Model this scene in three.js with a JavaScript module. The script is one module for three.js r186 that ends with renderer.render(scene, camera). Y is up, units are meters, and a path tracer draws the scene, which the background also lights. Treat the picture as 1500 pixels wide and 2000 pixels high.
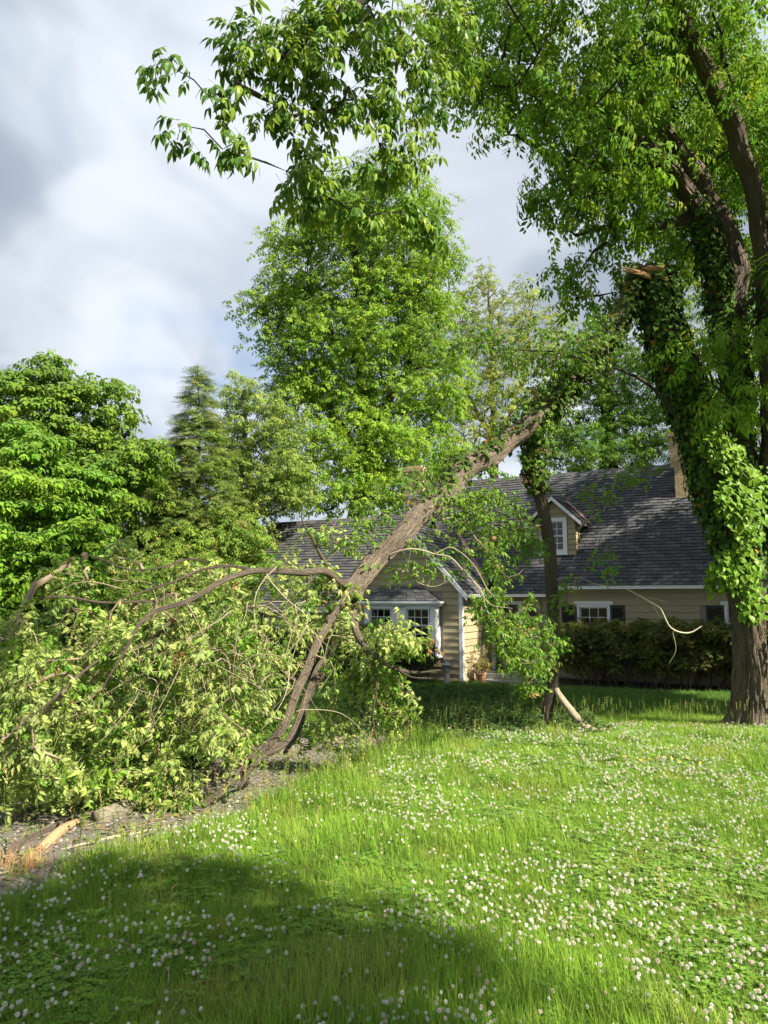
import * as THREE from 'three';
import { mergeGeometries as mergeRaw } from 'three/addons/utils/BufferGeometryUtils.js';
import { createNoise3D, createNoise2D } from 'simplex-noise';

// ------------------------------------------------------------------ camera, sky, sun, exposure
const scene = new THREE.Scene();
const camera = new THREE.PerspectiveCamera(71.6, 0.75, 0.1, 900);
const EYE = new THREE.Vector3(0, 1.6, 0), PITCH = 7.0 * Math.PI / 180, FP = 1387;
camera.position.copy(EYE); camera.rotation.x = PITCH; camera.updateMatrixWorld(true);
const renderer = new THREE.WebGLRenderer({ antialias: true });
renderer.setSize(768, 1024);
renderer.toneMapping = THREE.LinearToneMapping; renderer.toneMappingExposure = 2.6;
renderer.shadowMap.enabled = true;

let seedState = 7;
const rnd = () => { seedState = (seedState + 0x6d2b79f5) | 0; let t = Math.imul(seedState ^ (seedState >>> 15), 1 | seedState); t = (t + Math.imul(t ^ (t >>> 7), 61 | t)) ^ t; return ((t ^ (t >>> 14)) >>> 0) / 4294967296; };
const rr = (a, b) => a + (b - a) * rnd();
const noise3 = createNoise3D(rnd), noise2 = createNoise2D(rnd);
const fbm3 = (x, y, z, o = 5) => { let s = 0, a = 0.5; for (let i = 0; i < o; i++) { s += a * noise3(x, y, z); x *= 2.03; y *= 2.03; z *= 2.03; a *= 0.5; } return s; };
const clamp = (x, a = 0, b = 1) => Math.min(b, Math.max(a, x)), lerp = (a, b, t) => a + (b - a) * t;
const sstep = (a, b, x) => { const t = clamp((x - a) / (b - a)); return t * t * (3 - 2 * t); };
const V = (x, y, z) => new THREE.Vector3(x, y, z);

const SUN = V(0.62, 0.66, 0.42).normalize();
{
  const W = 1024, H = 512, data = new Float32Array(W * H * 4);
  for (let j = 0; j < H; j++) for (let i = 0; i < W; i++) {
    const az = ((i + 0.5) / W - 0.5) * 2 * Math.PI + 0.62, el = ((j + 0.5) / H - 0.5) * Math.PI;
    const x = Math.cos(az) * Math.cos(el), z = Math.sin(az) * Math.cos(el), y = Math.sin(el);
    const k = 1 / (Math.max(y, 0) + 0.35), wx = x * k, wz = z * k;
    const warp = fbm3(wx * 1.1 + 5, wz * 1.1, 3, 3) * 0.5;
    const a = fbm3(wx * 1.5 + warp + 11.3, wz * 1.5 - warp, y * 0.8, 7), b = fbm3(wx * 0.8 + 20.7, wz * 0.9 + 7.1 + warp, 1.7, 6);
    const gap = sstep(0.22, 0.55, fbm3(wx * 1.0 + 41, wz * 1.0 + 3, 9, 5) + 0.1 * a) * 0.4;
    const white = sstep(-0.22, 0.32, a), dark = sstep(-0.05, 0.32, b) * 0.85;
    const c0 = [0.232, 0.266, 0.312], c1 = [0.345, 0.368, 0.402], cd = [0.150, 0.176, 0.215], cb = [0.12, 0.205, 0.36];
    const o = (j * W + i) * 4, low = sstep(0, -0.15, y);
    for (let c = 0; c < 3; c++) {
      let v = lerp(c0[c], c1[c], white); v = lerp(v, cd[c], dark * (1 - 0.5 * white)); v = lerp(v, cb[c], gap);
      data[o + c] = lerp(v, [0.08, 0.09, 0.08][c], low);
    }
    data[o + 3] = 1;
  }
  const sky = new THREE.DataTexture(data, W, H, THREE.RGBAFormat, THREE.FloatType);
  sky.mapping = THREE.EquirectangularReflectionMapping; sky.magFilter = THREE.LinearFilter; sky.minFilter = THREE.LinearFilter; sky.needsUpdate = true;
  scene.background = sky; scene.environment = sky;
}
const sun = new THREE.DirectionalLight(new THREE.Color(1.0, 0.92, 0.76), 5.0);
sun.position.copy(SUN).multiplyScalar(60); sun.target.position.set(0, 0, -10); sun.position.add(sun.target.position);
sun.castShadow = true; sun.shadow.mapSize.set(4096, 4096);
Object.assign(sun.shadow.camera, { left: -30, right: 30, top: 30, bottom: -30, near: 1, far: 140 });
scene.add(sun, sun.target);
//FOG

// ------------------------------------------------------------------ helpers
const mergeGeometries = (list) => mergeRaw(list.map((g) => { const q = g.index ? g.toNonIndexed() : g; q.clearGroups(); return q; }));
const P = (px, py, d) => V((px - 750) / FP * d, (1000 - py) / FP * d, -d).applyMatrix4(camera.matrixWorld);   // pixel of the photograph + distance -> place
const groundY = (x, z) => -0.85 * sstep(-1, 22, -z + 0.0) * 1.0 - 0.0 + 0.03 * noise2(x * 0.25, z * 0.25) * sstep(1.5, 6, Math.hypot(x, z));
const used = {};
const numbered = (n) => { const k = used[n] = (used[n] ?? -1) + 1; return k ? n + '_' + String(k).padStart(3, '0') : n; };
function tag(o, label, category, group, kind) { const u = o.userData; if (label) u.label = label; if (category) u.category = category; if (group) u.group = group; if (kind) u.kind = kind; return o; }
function shadow(o) { o.castShadow = true; o.receiveShadow = true; return o; }
function thing(name, label, category, pos, group) { const o = new THREE.Group(); o.name = numbered(name); if (pos) o.position.copy(pos); scene.add(o); return tag(o, label, category, group); }
function part(name, geo, mat, parent, kind) { const m = shadow(new THREE.Mesh(geo, mat)); m.name = name; if (kind) m.userData.kind = kind; parent.add(m); return m; }
function cloud(name, geo, mat, list, parent, kind = 'stuff') {
  const im = shadow(new THREE.InstancedMesh(geo, mat, list.length)); im.name = name;
  const m = new THREE.Matrix4(), off = parent === scene ? V(0, 0, 0) : parent.position, c = new THREE.Color();
  list.forEach((e, i) => { frame(m, e, off); im.setMatrixAt(i, m); im.setColorAt(i, c.setRGB(e.c[0], e.c[1], e.c[2])); });
  if (kind) im.userData.kind = kind;
  parent.add(im); return im;
}
const _s = V(), _n = V(), _f = V();
function frame(m, e, off) {
  _f.copy(e.f).normalize(); _s.crossVectors(e.n, _f); if (_s.lengthSq() < 1e-6) _s.set(1, 0, 0).cross(_f); _s.normalize(); _n.crossVectors(_f, _s);
  m.makeBasis(_s, _n, _f); m.scale(_k.set(e.s * (e.sx ?? 1), e.s, e.s * (e.sz ?? 1))); m.setPosition(e.p.x - off.x, e.p.y - off.y, e.p.z - off.z); return m;
}
const _k = V(), _m4 = new THREE.Matrix4();
const unit = () => { const z = rr(-1, 1), a = rr(0, 6.283), r = Math.sqrt(1 - z * z); return V(r * Math.cos(a), z, r * Math.sin(a)); };
const jit = (c, a) => { const k = 1 + rr(-a, a); return [c[0] * k * (1 + rr(-a, a) * 0.6), c[1] * k, c[2] * k * (1 + rr(-a, a) * 0.5)]; };
const mixc = (a, b, t) => [lerp(a[0], b[0], t), lerp(a[1], b[1], t), lerp(a[2], b[2], t)];

// geometry from plain triangles
function tris(list, uv) {
  const g = new THREE.BufferGeometry(); g.setAttribute('position', new THREE.Float32BufferAttribute(list, 3));
  g.setAttribute('uv', new THREE.Float32BufferAttribute(uv ?? new Array(list.length / 3 * 2).fill(0), 2)); g.computeVertexNormals(); return g;
}
// box from u0..u1, v0..v1, w0..w1
function box(u0, u1, v0, v1, w0, w1) { const g = new THREE.BoxGeometry(u1 - u0, v1 - v0, w1 - w0); g.translate((u0 + u1) / 2, (v0 + v1) / 2, (w0 + w1) / 2); metreUV(g); return g; }
function metreUV(g) {
  const p = g.attributes.position, n = g.attributes.normal, uv = new Float32Array(p.count * 2);
  for (let i = 0; i < p.count; i++) {
    const ax = Math.abs(n.getX(i)), ay = Math.abs(n.getY(i)), az = Math.abs(n.getZ(i));
    const [a, b] = az >= ax && az >= ay ? [p.getX(i), p.getY(i)] : ax >= ay ? [p.getZ(i), p.getY(i)] : [p.getX(i), p.getZ(i)];
    uv[i * 2] = a; uv[i * 2 + 1] = b;
  }
  g.setAttribute('uv', new THREE.BufferAttribute(uv, 2)); return g;
}
// solid between two polygons: front points list [[u,v]..] extruded from w0 to w1
function slab(pts, w0, w1, holes = []) {
  const s = new THREE.Shape(pts.map((p) => new THREE.Vector2(p[0], p[1])));
  for (const h of holes) s.holes.push(new THREE.Path([[h[0], h[2]], [h[0], h[3]], [h[1], h[3]], [h[1], h[2]]].map((p) => new THREE.Vector2(...p))));
  const g = new THREE.ExtrudeGeometry(s, { depth: w1 - w0, bevelEnabled: false }); g.translate(0, 0, w0); return metreUV(g.toNonIndexed ? g : g);
}
// eight-corner solid: a = 4 corners of one face, b = 4 of the opposite face
function hexa(a, b) {
  const q = [], quad = (p, r, s, t) => q.push(...p, ...r, ...s, ...p, ...s, ...t);
  quad(a[0], a[1], a[2], a[3]); quad(b[3], b[2], b[1], b[0]);
  for (let i = 0; i < 4; i++) { const j = (i + 1) % 4; quad(a[i], b[i], b[j], a[j]); }
  const g = tris(q); return metreUV(g);
}

// ------------------------------------------------------------------ procedural textures
function tex(w, h, fn, srgb) {
  const d = new Uint8Array(w * h * 4);
  for (let y = 0; y < h; y++) for (let x = 0; x < w; x++) { const c = fn(x / w, y / h), o = (y * w + x) * 4; for (let k = 0; k < 3; k++) d[o + k] = clamp(c[k] ?? c[0]) * 255; d[o + 3] = 255; }
  const t = new THREE.DataTexture(d, w, h); t.wrapS = t.wrapT = THREE.RepeatWrapping; t.magFilter = THREE.LinearFilter; t.minFilter = THREE.LinearMipmapLinearFilter; t.generateMipmaps = true; if (srgb) t.colorSpace = THREE.SRGBColorSpace; t.needsUpdate = true; return t;
}
const tile = (u, v, fu, fv, s = 0) => { const R = 1 / (2 * Math.PI), a = u * 2 * Math.PI, b = v * 2 * Math.PI; return noise3(Math.cos(a) * R * fu + s + Math.sin(b) * R * fv * 0.71, Math.sin(a) * R * fu + Math.cos(b) * R * fv * 0.71 - s, Math.sin(b) * R * fv * 0.71 + Math.cos(b) * R * fv * 0.3); };
const rep = (t, x, y) => { const c = t.clone(); c.repeat.set(x, y); c.needsUpdate = true; return c; };
const barkBump = tex(512, 512, (u, v) => { const wv = tile(u, v, 4, 4, 3) * 0.03; let r = 1 - Math.abs(tile(u + wv, v, 26, 5, 9)); r = r * 0.65 + 0.35 * (1 - Math.abs(tile(u + wv * 2, v, 60, 14, 21))); return [Math.pow(r, 1.6) + 0.12 * tile(u, v, 160, 90, 4)]; });
const barkColor = tex(512, 512, (u, v) => { const m = 0.5 + 0.5 * tile(u, v, 10, 4, 31), n = 0.5 + 0.5 * tile(u, v, 90, 30, 5), l = sstep(0.45, 0.8, tile(u, v, 14, 10, 77)); const k = 0.72 + 0.22 * m + 0.16 * (n - 0.5); return [k * lerp(1, 0.92, l), k * lerp(0.95, 1.0, l), k * lerp(0.88, 0.82, l)]; });
const grain = tex(512, 512, (u, v) => { const k = 0.88 + 0.10 * tile(u, v, 8, 50, 2) + 0.06 * tile(u, v, 90, 200, 8); return [k]; });
const mottle = tex(512, 512, (u, v) => { const k = 0.80 + 0.14 * tile(u, v, 7, 7, 12) + 0.12 * tile(u, v, 120, 120, 40) + 0.10 * tile(u, v, 40, 40, 17); return [k]; });
const gravelTex = tex(512, 512, (u, v) => { const a = tile(u, v, 150, 150, 6), b = tile(u, v, 60, 60, 14), c = tile(u, v, 9, 9, 23); const k = 0.72 + 0.20 * a + 0.14 * b + 0.10 * c; return [k, k * 0.97, k * 0.93]; });
const brickBump = tex(256, 256, (u, v) => [0.5 + 0.3 * tile(u, v, 60, 60, 1)]);

const std = (c, o = {}) => new THREE.MeshStandardMaterial({ color: new THREE.Color().setRGB(...c), roughness: 0.85, ...o });
const barkMat = (c, sx = 1.2, sy = 0.7, bump = 0.03) => std(c, { map: rep(barkColor, sx, sy), bumpMap: rep(barkBump, sx, sy), bumpScale: bump, roughness: 0.95 });
const M = {
  bark: barkMat([0.19, 0.155, 0.12], 1.2, 0.7, 0.05), barkDark: barkMat([0.10, 0.082, 0.062]), barkPale: barkMat([0.25, 0.205, 0.16], 1.6, 0.8, 0.045), twig: std([0.24, 0.185, 0.125], { roughness: 0.9 }), twigPale: std([0.34, 0.285, 0.21], { roughness: 0.9 }), twigDark: std([0.07, 0.055, 0.04], { roughness: 0.95 }),
  wood: std([0.55, 0.34, 0.18], { map: rep(grain, 3, 3), bumpMap: rep(grain, 3, 3), bumpScale: 0.02 }), woodPale: std([0.50, 0.40, 0.28], { map: rep(grain, 3, 3), bumpMap: rep(grain, 3, 3), bumpScale: 0.01 }),
  siding: std([0.37, 0.31, 0.185], { map: rep(grain, 0.5, 2), bumpMap: rep(grain, 0.5, 2), bumpScale: 0.003, roughness: 0.7 }), sidingB: std([0.335, 0.28, 0.17], { map: rep(grain, 0.4, 2.3), roughness: 0.7 }), sidingC: std([0.39, 0.33, 0.20], { map: rep(grain, 0.6, 1.7), roughness: 0.7 }),
  white: std([0.78, 0.80, 0.82], { map: rep(grain, 1, 1), roughness: 0.55 }), shutter: std([0.012, 0.012, 0.014], { roughness: 0.5 }), deck: std([0.05, 0.05, 0.055], { roughness: 0.95 }), wallIn: std([0.25, 0.22, 0.18]),
  copper: std([0.28, 0.16, 0.12], { map: rep(mottle, 1, 1), roughness: 0.6 }), concrete: std([0.36, 0.34, 0.31], { map: rep(mottle, 1, 1) }), glass: new THREE.MeshPhysicalMaterial({ color: 0xffffff, transmission: 1, thickness: 0, roughness: 0.02, ior: 1.5 }),
  brickPale: std([0.62, 0.47, 0.28], { map: rep(mottle, 2, 2), bumpMap: brickBump, bumpScale: 0.004 }), brickPaleB: std([0.55, 0.41, 0.25], { map: rep(mottle, 2, 2) }), brickRed: std([0.34, 0.16, 0.10], { map: rep(mottle, 2, 2) }), mortar: std([0.45, 0.37, 0.26]),
  terracotta: std([0.42, 0.23, 0.13]), stone: std([0.45, 0.43, 0.40], { map: rep(mottle, 3, 3), bumpMap: rep(mottle, 3, 3), bumpScale: 0.006 }), black: std([0.015, 0.015, 0.017], { roughness: 0.4, metalness: 0.5 }),
};
const shTones = [[0.068, 0.070, 0.077], [0.085, 0.086, 0.093], [0.055, 0.057, 0.064], [0.105, 0.105, 0.110]];
const shMats = shTones.map((c) => std(c, { map: rep(mottle, 2.5, 2.5), bumpMap: rep(mottle, 6, 6), bumpScale: 0.003, roughness: 0.9 }));
const shMerged = std([1, 1, 1], { vertexColors: true, map: rep(mottle, 2.5, 2.5), bumpMap: rep(mottle, 6, 6), bumpScale: 0.003, roughness: 0.9 });
const leafMat = (c = [1, 1, 1], tr = 0.42, o = {}) => new THREE.MeshPhysicalMaterial({ color: new THREE.Color().setRGB(...c), transmission: tr, thickness: 0, roughness: 1, side: THREE.DoubleSide, ior: 1.4, specularIntensity: 0.4, ...o });
const LM = leafMat([1.2, 1.04, 0.85], 0.45), LMgloss = leafMat([1.2, 1.04, 0.85], 0.38, { clearcoat: 0.3, clearcoatRoughness: 0.35 });

// ------------------------------------------------------------------ leaf shapes: along +z, face +y
function leaflet(out, L, W, at = [0, 0, 0], yaw = 0, pitch = 0, fold = 0.18, curl = 0.25, fine = true) {
  const prof = fine ? [[0, 0], [0.28, 0.92], [0.62, 0.72], [1, 0]] : [[0, 0], [0.42, 1], [1, 0]];
  const cy = Math.cos(yaw), sy = Math.sin(yaw), cp = Math.cos(pitch), sp = Math.sin(pitch);
  const T = (x, y, z) => { const y2 = y * cp - z * sp * -1 * -1, z2 = z * cp + y * sp; const yy = y * cp - z * sp; return [at[0] + x * cy + z2 * sy, at[1] + yy, at[2] - x * sy + z2 * cy]; };
  const row = prof.map(([t, w]) => { const y = -curl * L * t * t, h = w * W / 2; return [T(-h, y + fold * h, t * L), T(0, y, t * L), T(h, y + fold * h, t * L)]; });
  for (let i = 0; i < row.length - 1; i++) {
    const a = row[i], b = row[i + 1];
    if (i === 0) out.push(...a[1], ...b[1], ...b[0], ...a[1], ...b[2], ...b[1]);
    else if (i === row.length - 2) out.push(...a[0], ...a[1], ...b[1], ...a[1], ...a[2], ...b[1]);
    else out.push(...a[0], ...a[1], ...b[1], ...a[0], ...b[1], ...b[0], ...a[1], ...a[2], ...b[2], ...a[1], ...b[2], ...b[1]);
  }
}
function stalk(out, a, b, r) { out.push(a[0] - r, a[1], a[2], a[0] + r, a[1], a[2], b[0], b[1], b[2], a[0], a[1] - r, a[2], a[0], a[1] + r, a[2], b[0], b[1], b[2]); }
// compound leaf of five drooping leaflets, about 0.22 long
function compoundLeaf(v = 0) {
  const o = []; stalk(o, [0, 0, 0], [0, -0.01, 0.16], 0.0018);
  const k = [1, 0.9, 1.08][v];
  leaflet(o, 0.11 * k, 0.048 * k, [0, -0.01, 0.14], rr(-0.15, 0.15), 0.55, 0.2, 0.3);
  leaflet(o, 0.095 * k, 0.040, [0, -0.005, 0.12], 0.95 + rr(-0.15, 0.15), 0.6, 0.2, 0.3); leaflet(o, 0.095, 0.040, [0, -0.005, 0.12], -0.95 + rr(-0.15, 0.15), 0.6, 0.2, 0.3);
  leaflet(o, 0.085, 0.036 * k, [0, 0, 0.075], 1.2 + rr(-0.15, 0.15), 0.7, 0.2, 0.25); leaflet(o, 0.085, 0.036, [0, 0, 0.075], -1.2 + rr(-0.15, 0.15), 0.7, 0.2, 0.25);
  return tris(o);
}
function compoundTwig() {                                                     // a torn twig end with four unequal compound leaves, some curled
  const o = []; stalk(o, [0, 0, -0.1], [0, 0, 0.16], 0.0022);
  for (let q = 0; q < 4; q++) {
    const z0 = -0.06 + q * 0.065, y0 = rr(-0.02, 0.02), yaw0 = (q % 2 ? 1 : -1) * rr(0.5, 1.3) * (q === 3 ? 0.2 : 1), L0 = rr(0.07, 0.13), c = Math.cos(yaw0), s = Math.sin(yaw0), sag = rr(-0.5, -0.05), e = (t) => [s * L0 * t, y0 + sag * L0 * t, z0 + c * L0 * t];
    stalk(o, [0, y0, z0], e(1), 0.0012);
    for (const [t, dy, k] of [[1, 0, 1.1], [0.85, 0.95, 0.95], [0.85, -0.95, 0.95], [0.5, 1.2, 0.8], [0.5, -1.2, 0.8]]) if (t > 0.6 || rnd() < 0.75) leaflet(o, 0.1 * k * rr(0.7, 1.15), 0.042 * k * rr(0.6, 1.15), e(t), yaw0 + dy + rr(-0.3, 0.3), rr(0.3, 1.15), rr(0.1, 0.4), rr(0.05, 0.7));
  }
  return tris(o);
}
function spray(n, L, W, size, droop, fine = false, flat = 0.25) {           // a twig end with many leaves
  const o = []; stalk(o, [0, 0, -size * 0.3], [0, 0, size * 0.9], 0.006);
  for (let i = 0; i < n; i++) {
    const t = i / (n - 1), side = i % 2 ? 1 : -1, yaw = side * lerp(1.4, 0.2, t) + rr(-0.4, 0.4);
    leaflet(o, L * rr(0.8, 1.2), W * rr(0.8, 1.2), [side * rr(0, 0.12) * size, rr(-flat, flat) * size * 0.6, lerp(-0.25, 0.75, t) * size + rr(-0.1, 0.1) * size], yaw, droop + rr(-0.35, 0.35), 0.2, 0.25, fine);
  }
  return tris(o);
}
function broadLeaf(L, W) {                                                   // ivy or creeper leaf: a broad heart with a point
  const o = [], pts = [[0, 0], [-0.42, -0.08], [-0.5, 0.22], [-0.34, 0.55], [0, 1], [0.34, 0.55], [0.5, 0.22], [0.42, -0.08]], m = (p) => [p[0] * W, 0.12 * Math.abs(p[0]) * W - 0.18 * L * p[1] * p[1], p[1] * L], c = [0, -0.02 * L, 0.35 * L];
  for (let i = 0; i < pts.length; i++) o.push(...c, ...m(pts[(i + 1) % pts.length]), ...m(pts[i]));
  return tris(o);
}
const G = {
  comp: compoundLeaf(0), compB: compoundLeaf(2), compTwig: compoundTwig(), spray: spray(11, 0.13, 0.06, 0.30, 0.35), sprayFine: spray(13, 0.115, 0.05, 0.30, 0.5, true), sprayBroad: spray(9, 0.19, 0.13, 0.34, 0.3), sprayTiny: spray(16, 0.05, 0.022, 0.16, 0.1, false, 0.4), needle: spray(26, 0.07, 0.012, 0.34, 0.15, false, 0.1), ivy: broadLeaf(0.085, 0.09), creeper: broadLeaf(0.13, 0.115),
};

// ------------------------------------------------------------------ tubes and tree skeletons
function tube(pts, radii, sides = 8, opt = {}) {
  const n = pts.length, pos = [], uv = [], idx = [], t = V(), nrm = V(), bi = V(); let len = 0;
  nrm.set(0.3, 0.2, 1);
  for (let i = 0; i < n; i++) {
    t.subVectors(pts[Math.min(n - 1, i + 1)], pts[Math.max(0, i - 1)]).normalize();
    nrm.addScaledVector(t, -nrm.dot(t)); if (nrm.lengthSq() < 1e-6) nrm.set(1, 0, 0).addScaledVector(t, -t.x); nrm.normalize(); bi.crossVectors(t, nrm);
    if (i) len += pts[i].distanceTo(pts[i - 1]);
    for (let j = 0; j <= sides; j++) {
      const a = (j % sides) / sides * 6.2832, ca = Math.cos(a), sa = Math.sin(a); let r = radii[i];
      if (opt.rough) { const q = opt.rough; r *= 1 + q * 0.5 * noise3(ca * 1.1 + opt.seed, sa * 1.1, len * 0.9) ; r += opt.ridge * (1 - 2 * Math.abs(noise3(ca * 5.5 * (opt.freq ?? 1) + opt.seed, sa * 5.5 * (opt.freq ?? 1), len * 1.3))) * Math.min(1, r / 0.2); }
      if (opt.flare) r *= 1 + opt.flare * Math.exp(-len * 3.2) * (0.6 + 0.4 * Math.cos(a * 5 + 1) + 0.3 * Math.cos(a * 3));
      pos.push(pts[i].x + (nrm.x * ca + bi.x * sa) * r, pts[i].y + (nrm.y * ca + bi.y * sa) * r, pts[i].z + (nrm.z * ca + bi.z * sa) * r);
      uv.push(j / sides * 6.2832 * Math.max(0.05, radii[0]) , len);
    }
  }
  for (let i = 0; i < n - 1; i++) for (let j = 0; j < sides; j++) { const a = i * (sides + 1) + j, b = a + sides + 1; idx.push(a, a + 1, b, a + 1, b + 1, b); }
  if (opt.cap !== false) for (const [i, s] of [[0, 1], [n - 1, -1]]) { const c = pos.length / 3; pos.push(pts[i].x, pts[i].y, pts[i].z); uv.push(0, 0); for (let j = 0; j < sides; j++) { const a = i * (sides + 1) + j; s > 0 ? idx.push(c, a + 1, a) : idx.push(c, a, a + 1); } }
  const g = new THREE.BufferGeometry(); g.setAttribute('position', new THREE.Float32BufferAttribute(pos, 3)); g.setAttribute('uv', new THREE.Float32BufferAttribute(uv, 2)); g.setIndex(idx); g.computeVertexNormals(); return g;
}
// smooth path through control points [px, py, depth, radius] or [Vector3, radius]
function path(ctrl, step = 0.12) {
  const pts = ctrl.map((c) => (c[0].isVector3 ? c[0].clone() : P(c[0], c[1], c[2]))), rad = ctrl.map((c) => c[c.length - 1]);
  const curve = new THREE.CatmullRomCurve3(pts, false, 'centripetal'), L = curve.getLength(), n = Math.max(3, Math.ceil(L / step)), out = [], r = [];
  for (let i = 0; i <= n; i++) { const t = i / n; out.push(curve.getPoint(t)); const q = t * (rad.length - 1), k = Math.min(rad.length - 2, Math.floor(q)); r.push(lerp(rad[k], rad[k + 1], q - k)); }
  return { pts: out, rad: r };
}
function wobble(p, a) { p.pts.forEach((q, i) => { if (i) { q.x += a * noise3(q.x * 1.3, q.y * 1.3, 3.1); q.y += a * noise3(q.y * 1.3, q.z * 1.3, 8.1); q.z += a * noise3(q.z * 1.3, q.x * 1.3, 5.7); } }); return p; }
class Skeleton {
  constructor() { this.x = []; this.y = []; this.z = []; this.par = []; this.w = []; this.fixed = 0; this.tips = []; this.chains = []; }
  add(p, par) { this.x.push(p.x); this.y.push(p.y); this.z.push(p.z); this.par.push(par); this.w.push(0); return this.x.length - 1; }
  limb(pts, from = 0) { for (let i = Math.floor(pts.length * from); i < pts.length; i++) this.add(pts[i], -1); this.fixed = this.x.length; }
  grow(targets, { step = 0.28, sag = 0.0, lift = 0, wob = 0.12 } = {}) {
    const key = targets.map((t) => { let b = 1e9; for (let i = 0; i < this.fixed; i += 2) { const d = (this.x[i] - t.x) ** 2 + (this.y[i] - t.y) ** 2 + (this.z[i] - t.z) ** 2; if (d < b) b = d; } return b; });
    const order = targets.map((_, i) => i).sort((a, b) => key[a] - key[b]);
    for (const k of order) {
      const t = targets[k]; let b = 1e9, at = 0;
      for (let i = 0; i < this.x.length; i++) { const d = (this.x[i] - t.x) ** 2 + (this.y[i] - t.y + lift) ** 2 + (this.z[i] - t.z) ** 2; if (d < b) { b = d; at = i; } }
      const a = V(this.x[at], this.y[at], this.z[at]), L = a.distanceTo(t), n = Math.max(1, Math.round(L / step)), chain = [at], off = unit().multiplyScalar(L * wob);
      for (let i = 1; i <= n; i++) {
        const u = i / n, p = a.clone().lerp(t, u).addScaledVector(off, Math.sin(u * Math.PI) ); p.y += sag * L * Math.sin(u * Math.PI);
        if (i < n) p.add(unit().multiplyScalar(step * 0.15));
        chain.push(this.add(p, chain[chain.length - 1]));
      }
      this.chains.push(chain); const q = this.x.length - 2; this.tips[k] = t.clone().sub(n > 1 ? V(this.x[q], this.y[q], this.z[q]) : a).normalize();
    }
    return this;
  }
  twigs(tip = 0.006, power = 0.45, max = 0.1, sides = 5, minR = 0) {
    const cnt = new Float32Array(this.x.length);
    for (const c of this.chains) cnt[c[c.length - 1]] += 1;
    for (let i = this.x.length - 1; i >= 0; i--) if (this.par[i] >= 0) cnt[this.par[i]] += cnt[i];
    const geos = [];
    for (const c of this.chains) {
      const pts = c.map((i) => V(this.x[i], this.y[i], this.z[i])), rad = c.map((i, j) => Math.min(max, tip * Math.pow(Math.max(1, cnt[j === 0 ? c[1] : i]), power)));
      rad[rad.length - 1] = Math.min(rad[rad.length - 1], tip * 0.7);
      if (rad[0] < minR) continue;
      geos.push(tube(pts, rad, rad[0] > 0.03 ? sides + 2 : sides, { cap: false }));
    }
    return geos.length ? mergeGeometries(geos) : null;
  }
}
// points filling pixel-sized ellipsoids [px, py, rx, ry, depth, depthRadius, share]
function fill(blobs, n, edge = 0.45, minGap = 0) {
  const area = blobs.map((b) => (b[6] ?? 1) * b[2] * b[3] * (b[4] / 10) ** 2), sum = area.reduce((a, b) => a + b), out = [];
  blobs.forEach((b, k) => {
    const m = Math.max(1, Math.round(n * area[k] / sum));
    for (let i = 0; i < m; i++) {
      for (let tries = 0; tries < 6; tries++) {
        const d = unit().multiplyScalar(Math.pow(rnd(), edge)), q = P(b[0] + d.x * b[2], b[1] + d.y * b[3], b[4] + d.z * b[5]);
        if (q.y < groundY(q.x, q.z) + 0.12) continue;
        if (minGap && out.some((o) => o.distanceToSquared(q) < minGap * minGap)) continue;
        out.push(q); break;
      }
    }
  });
  return out;
}

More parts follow.
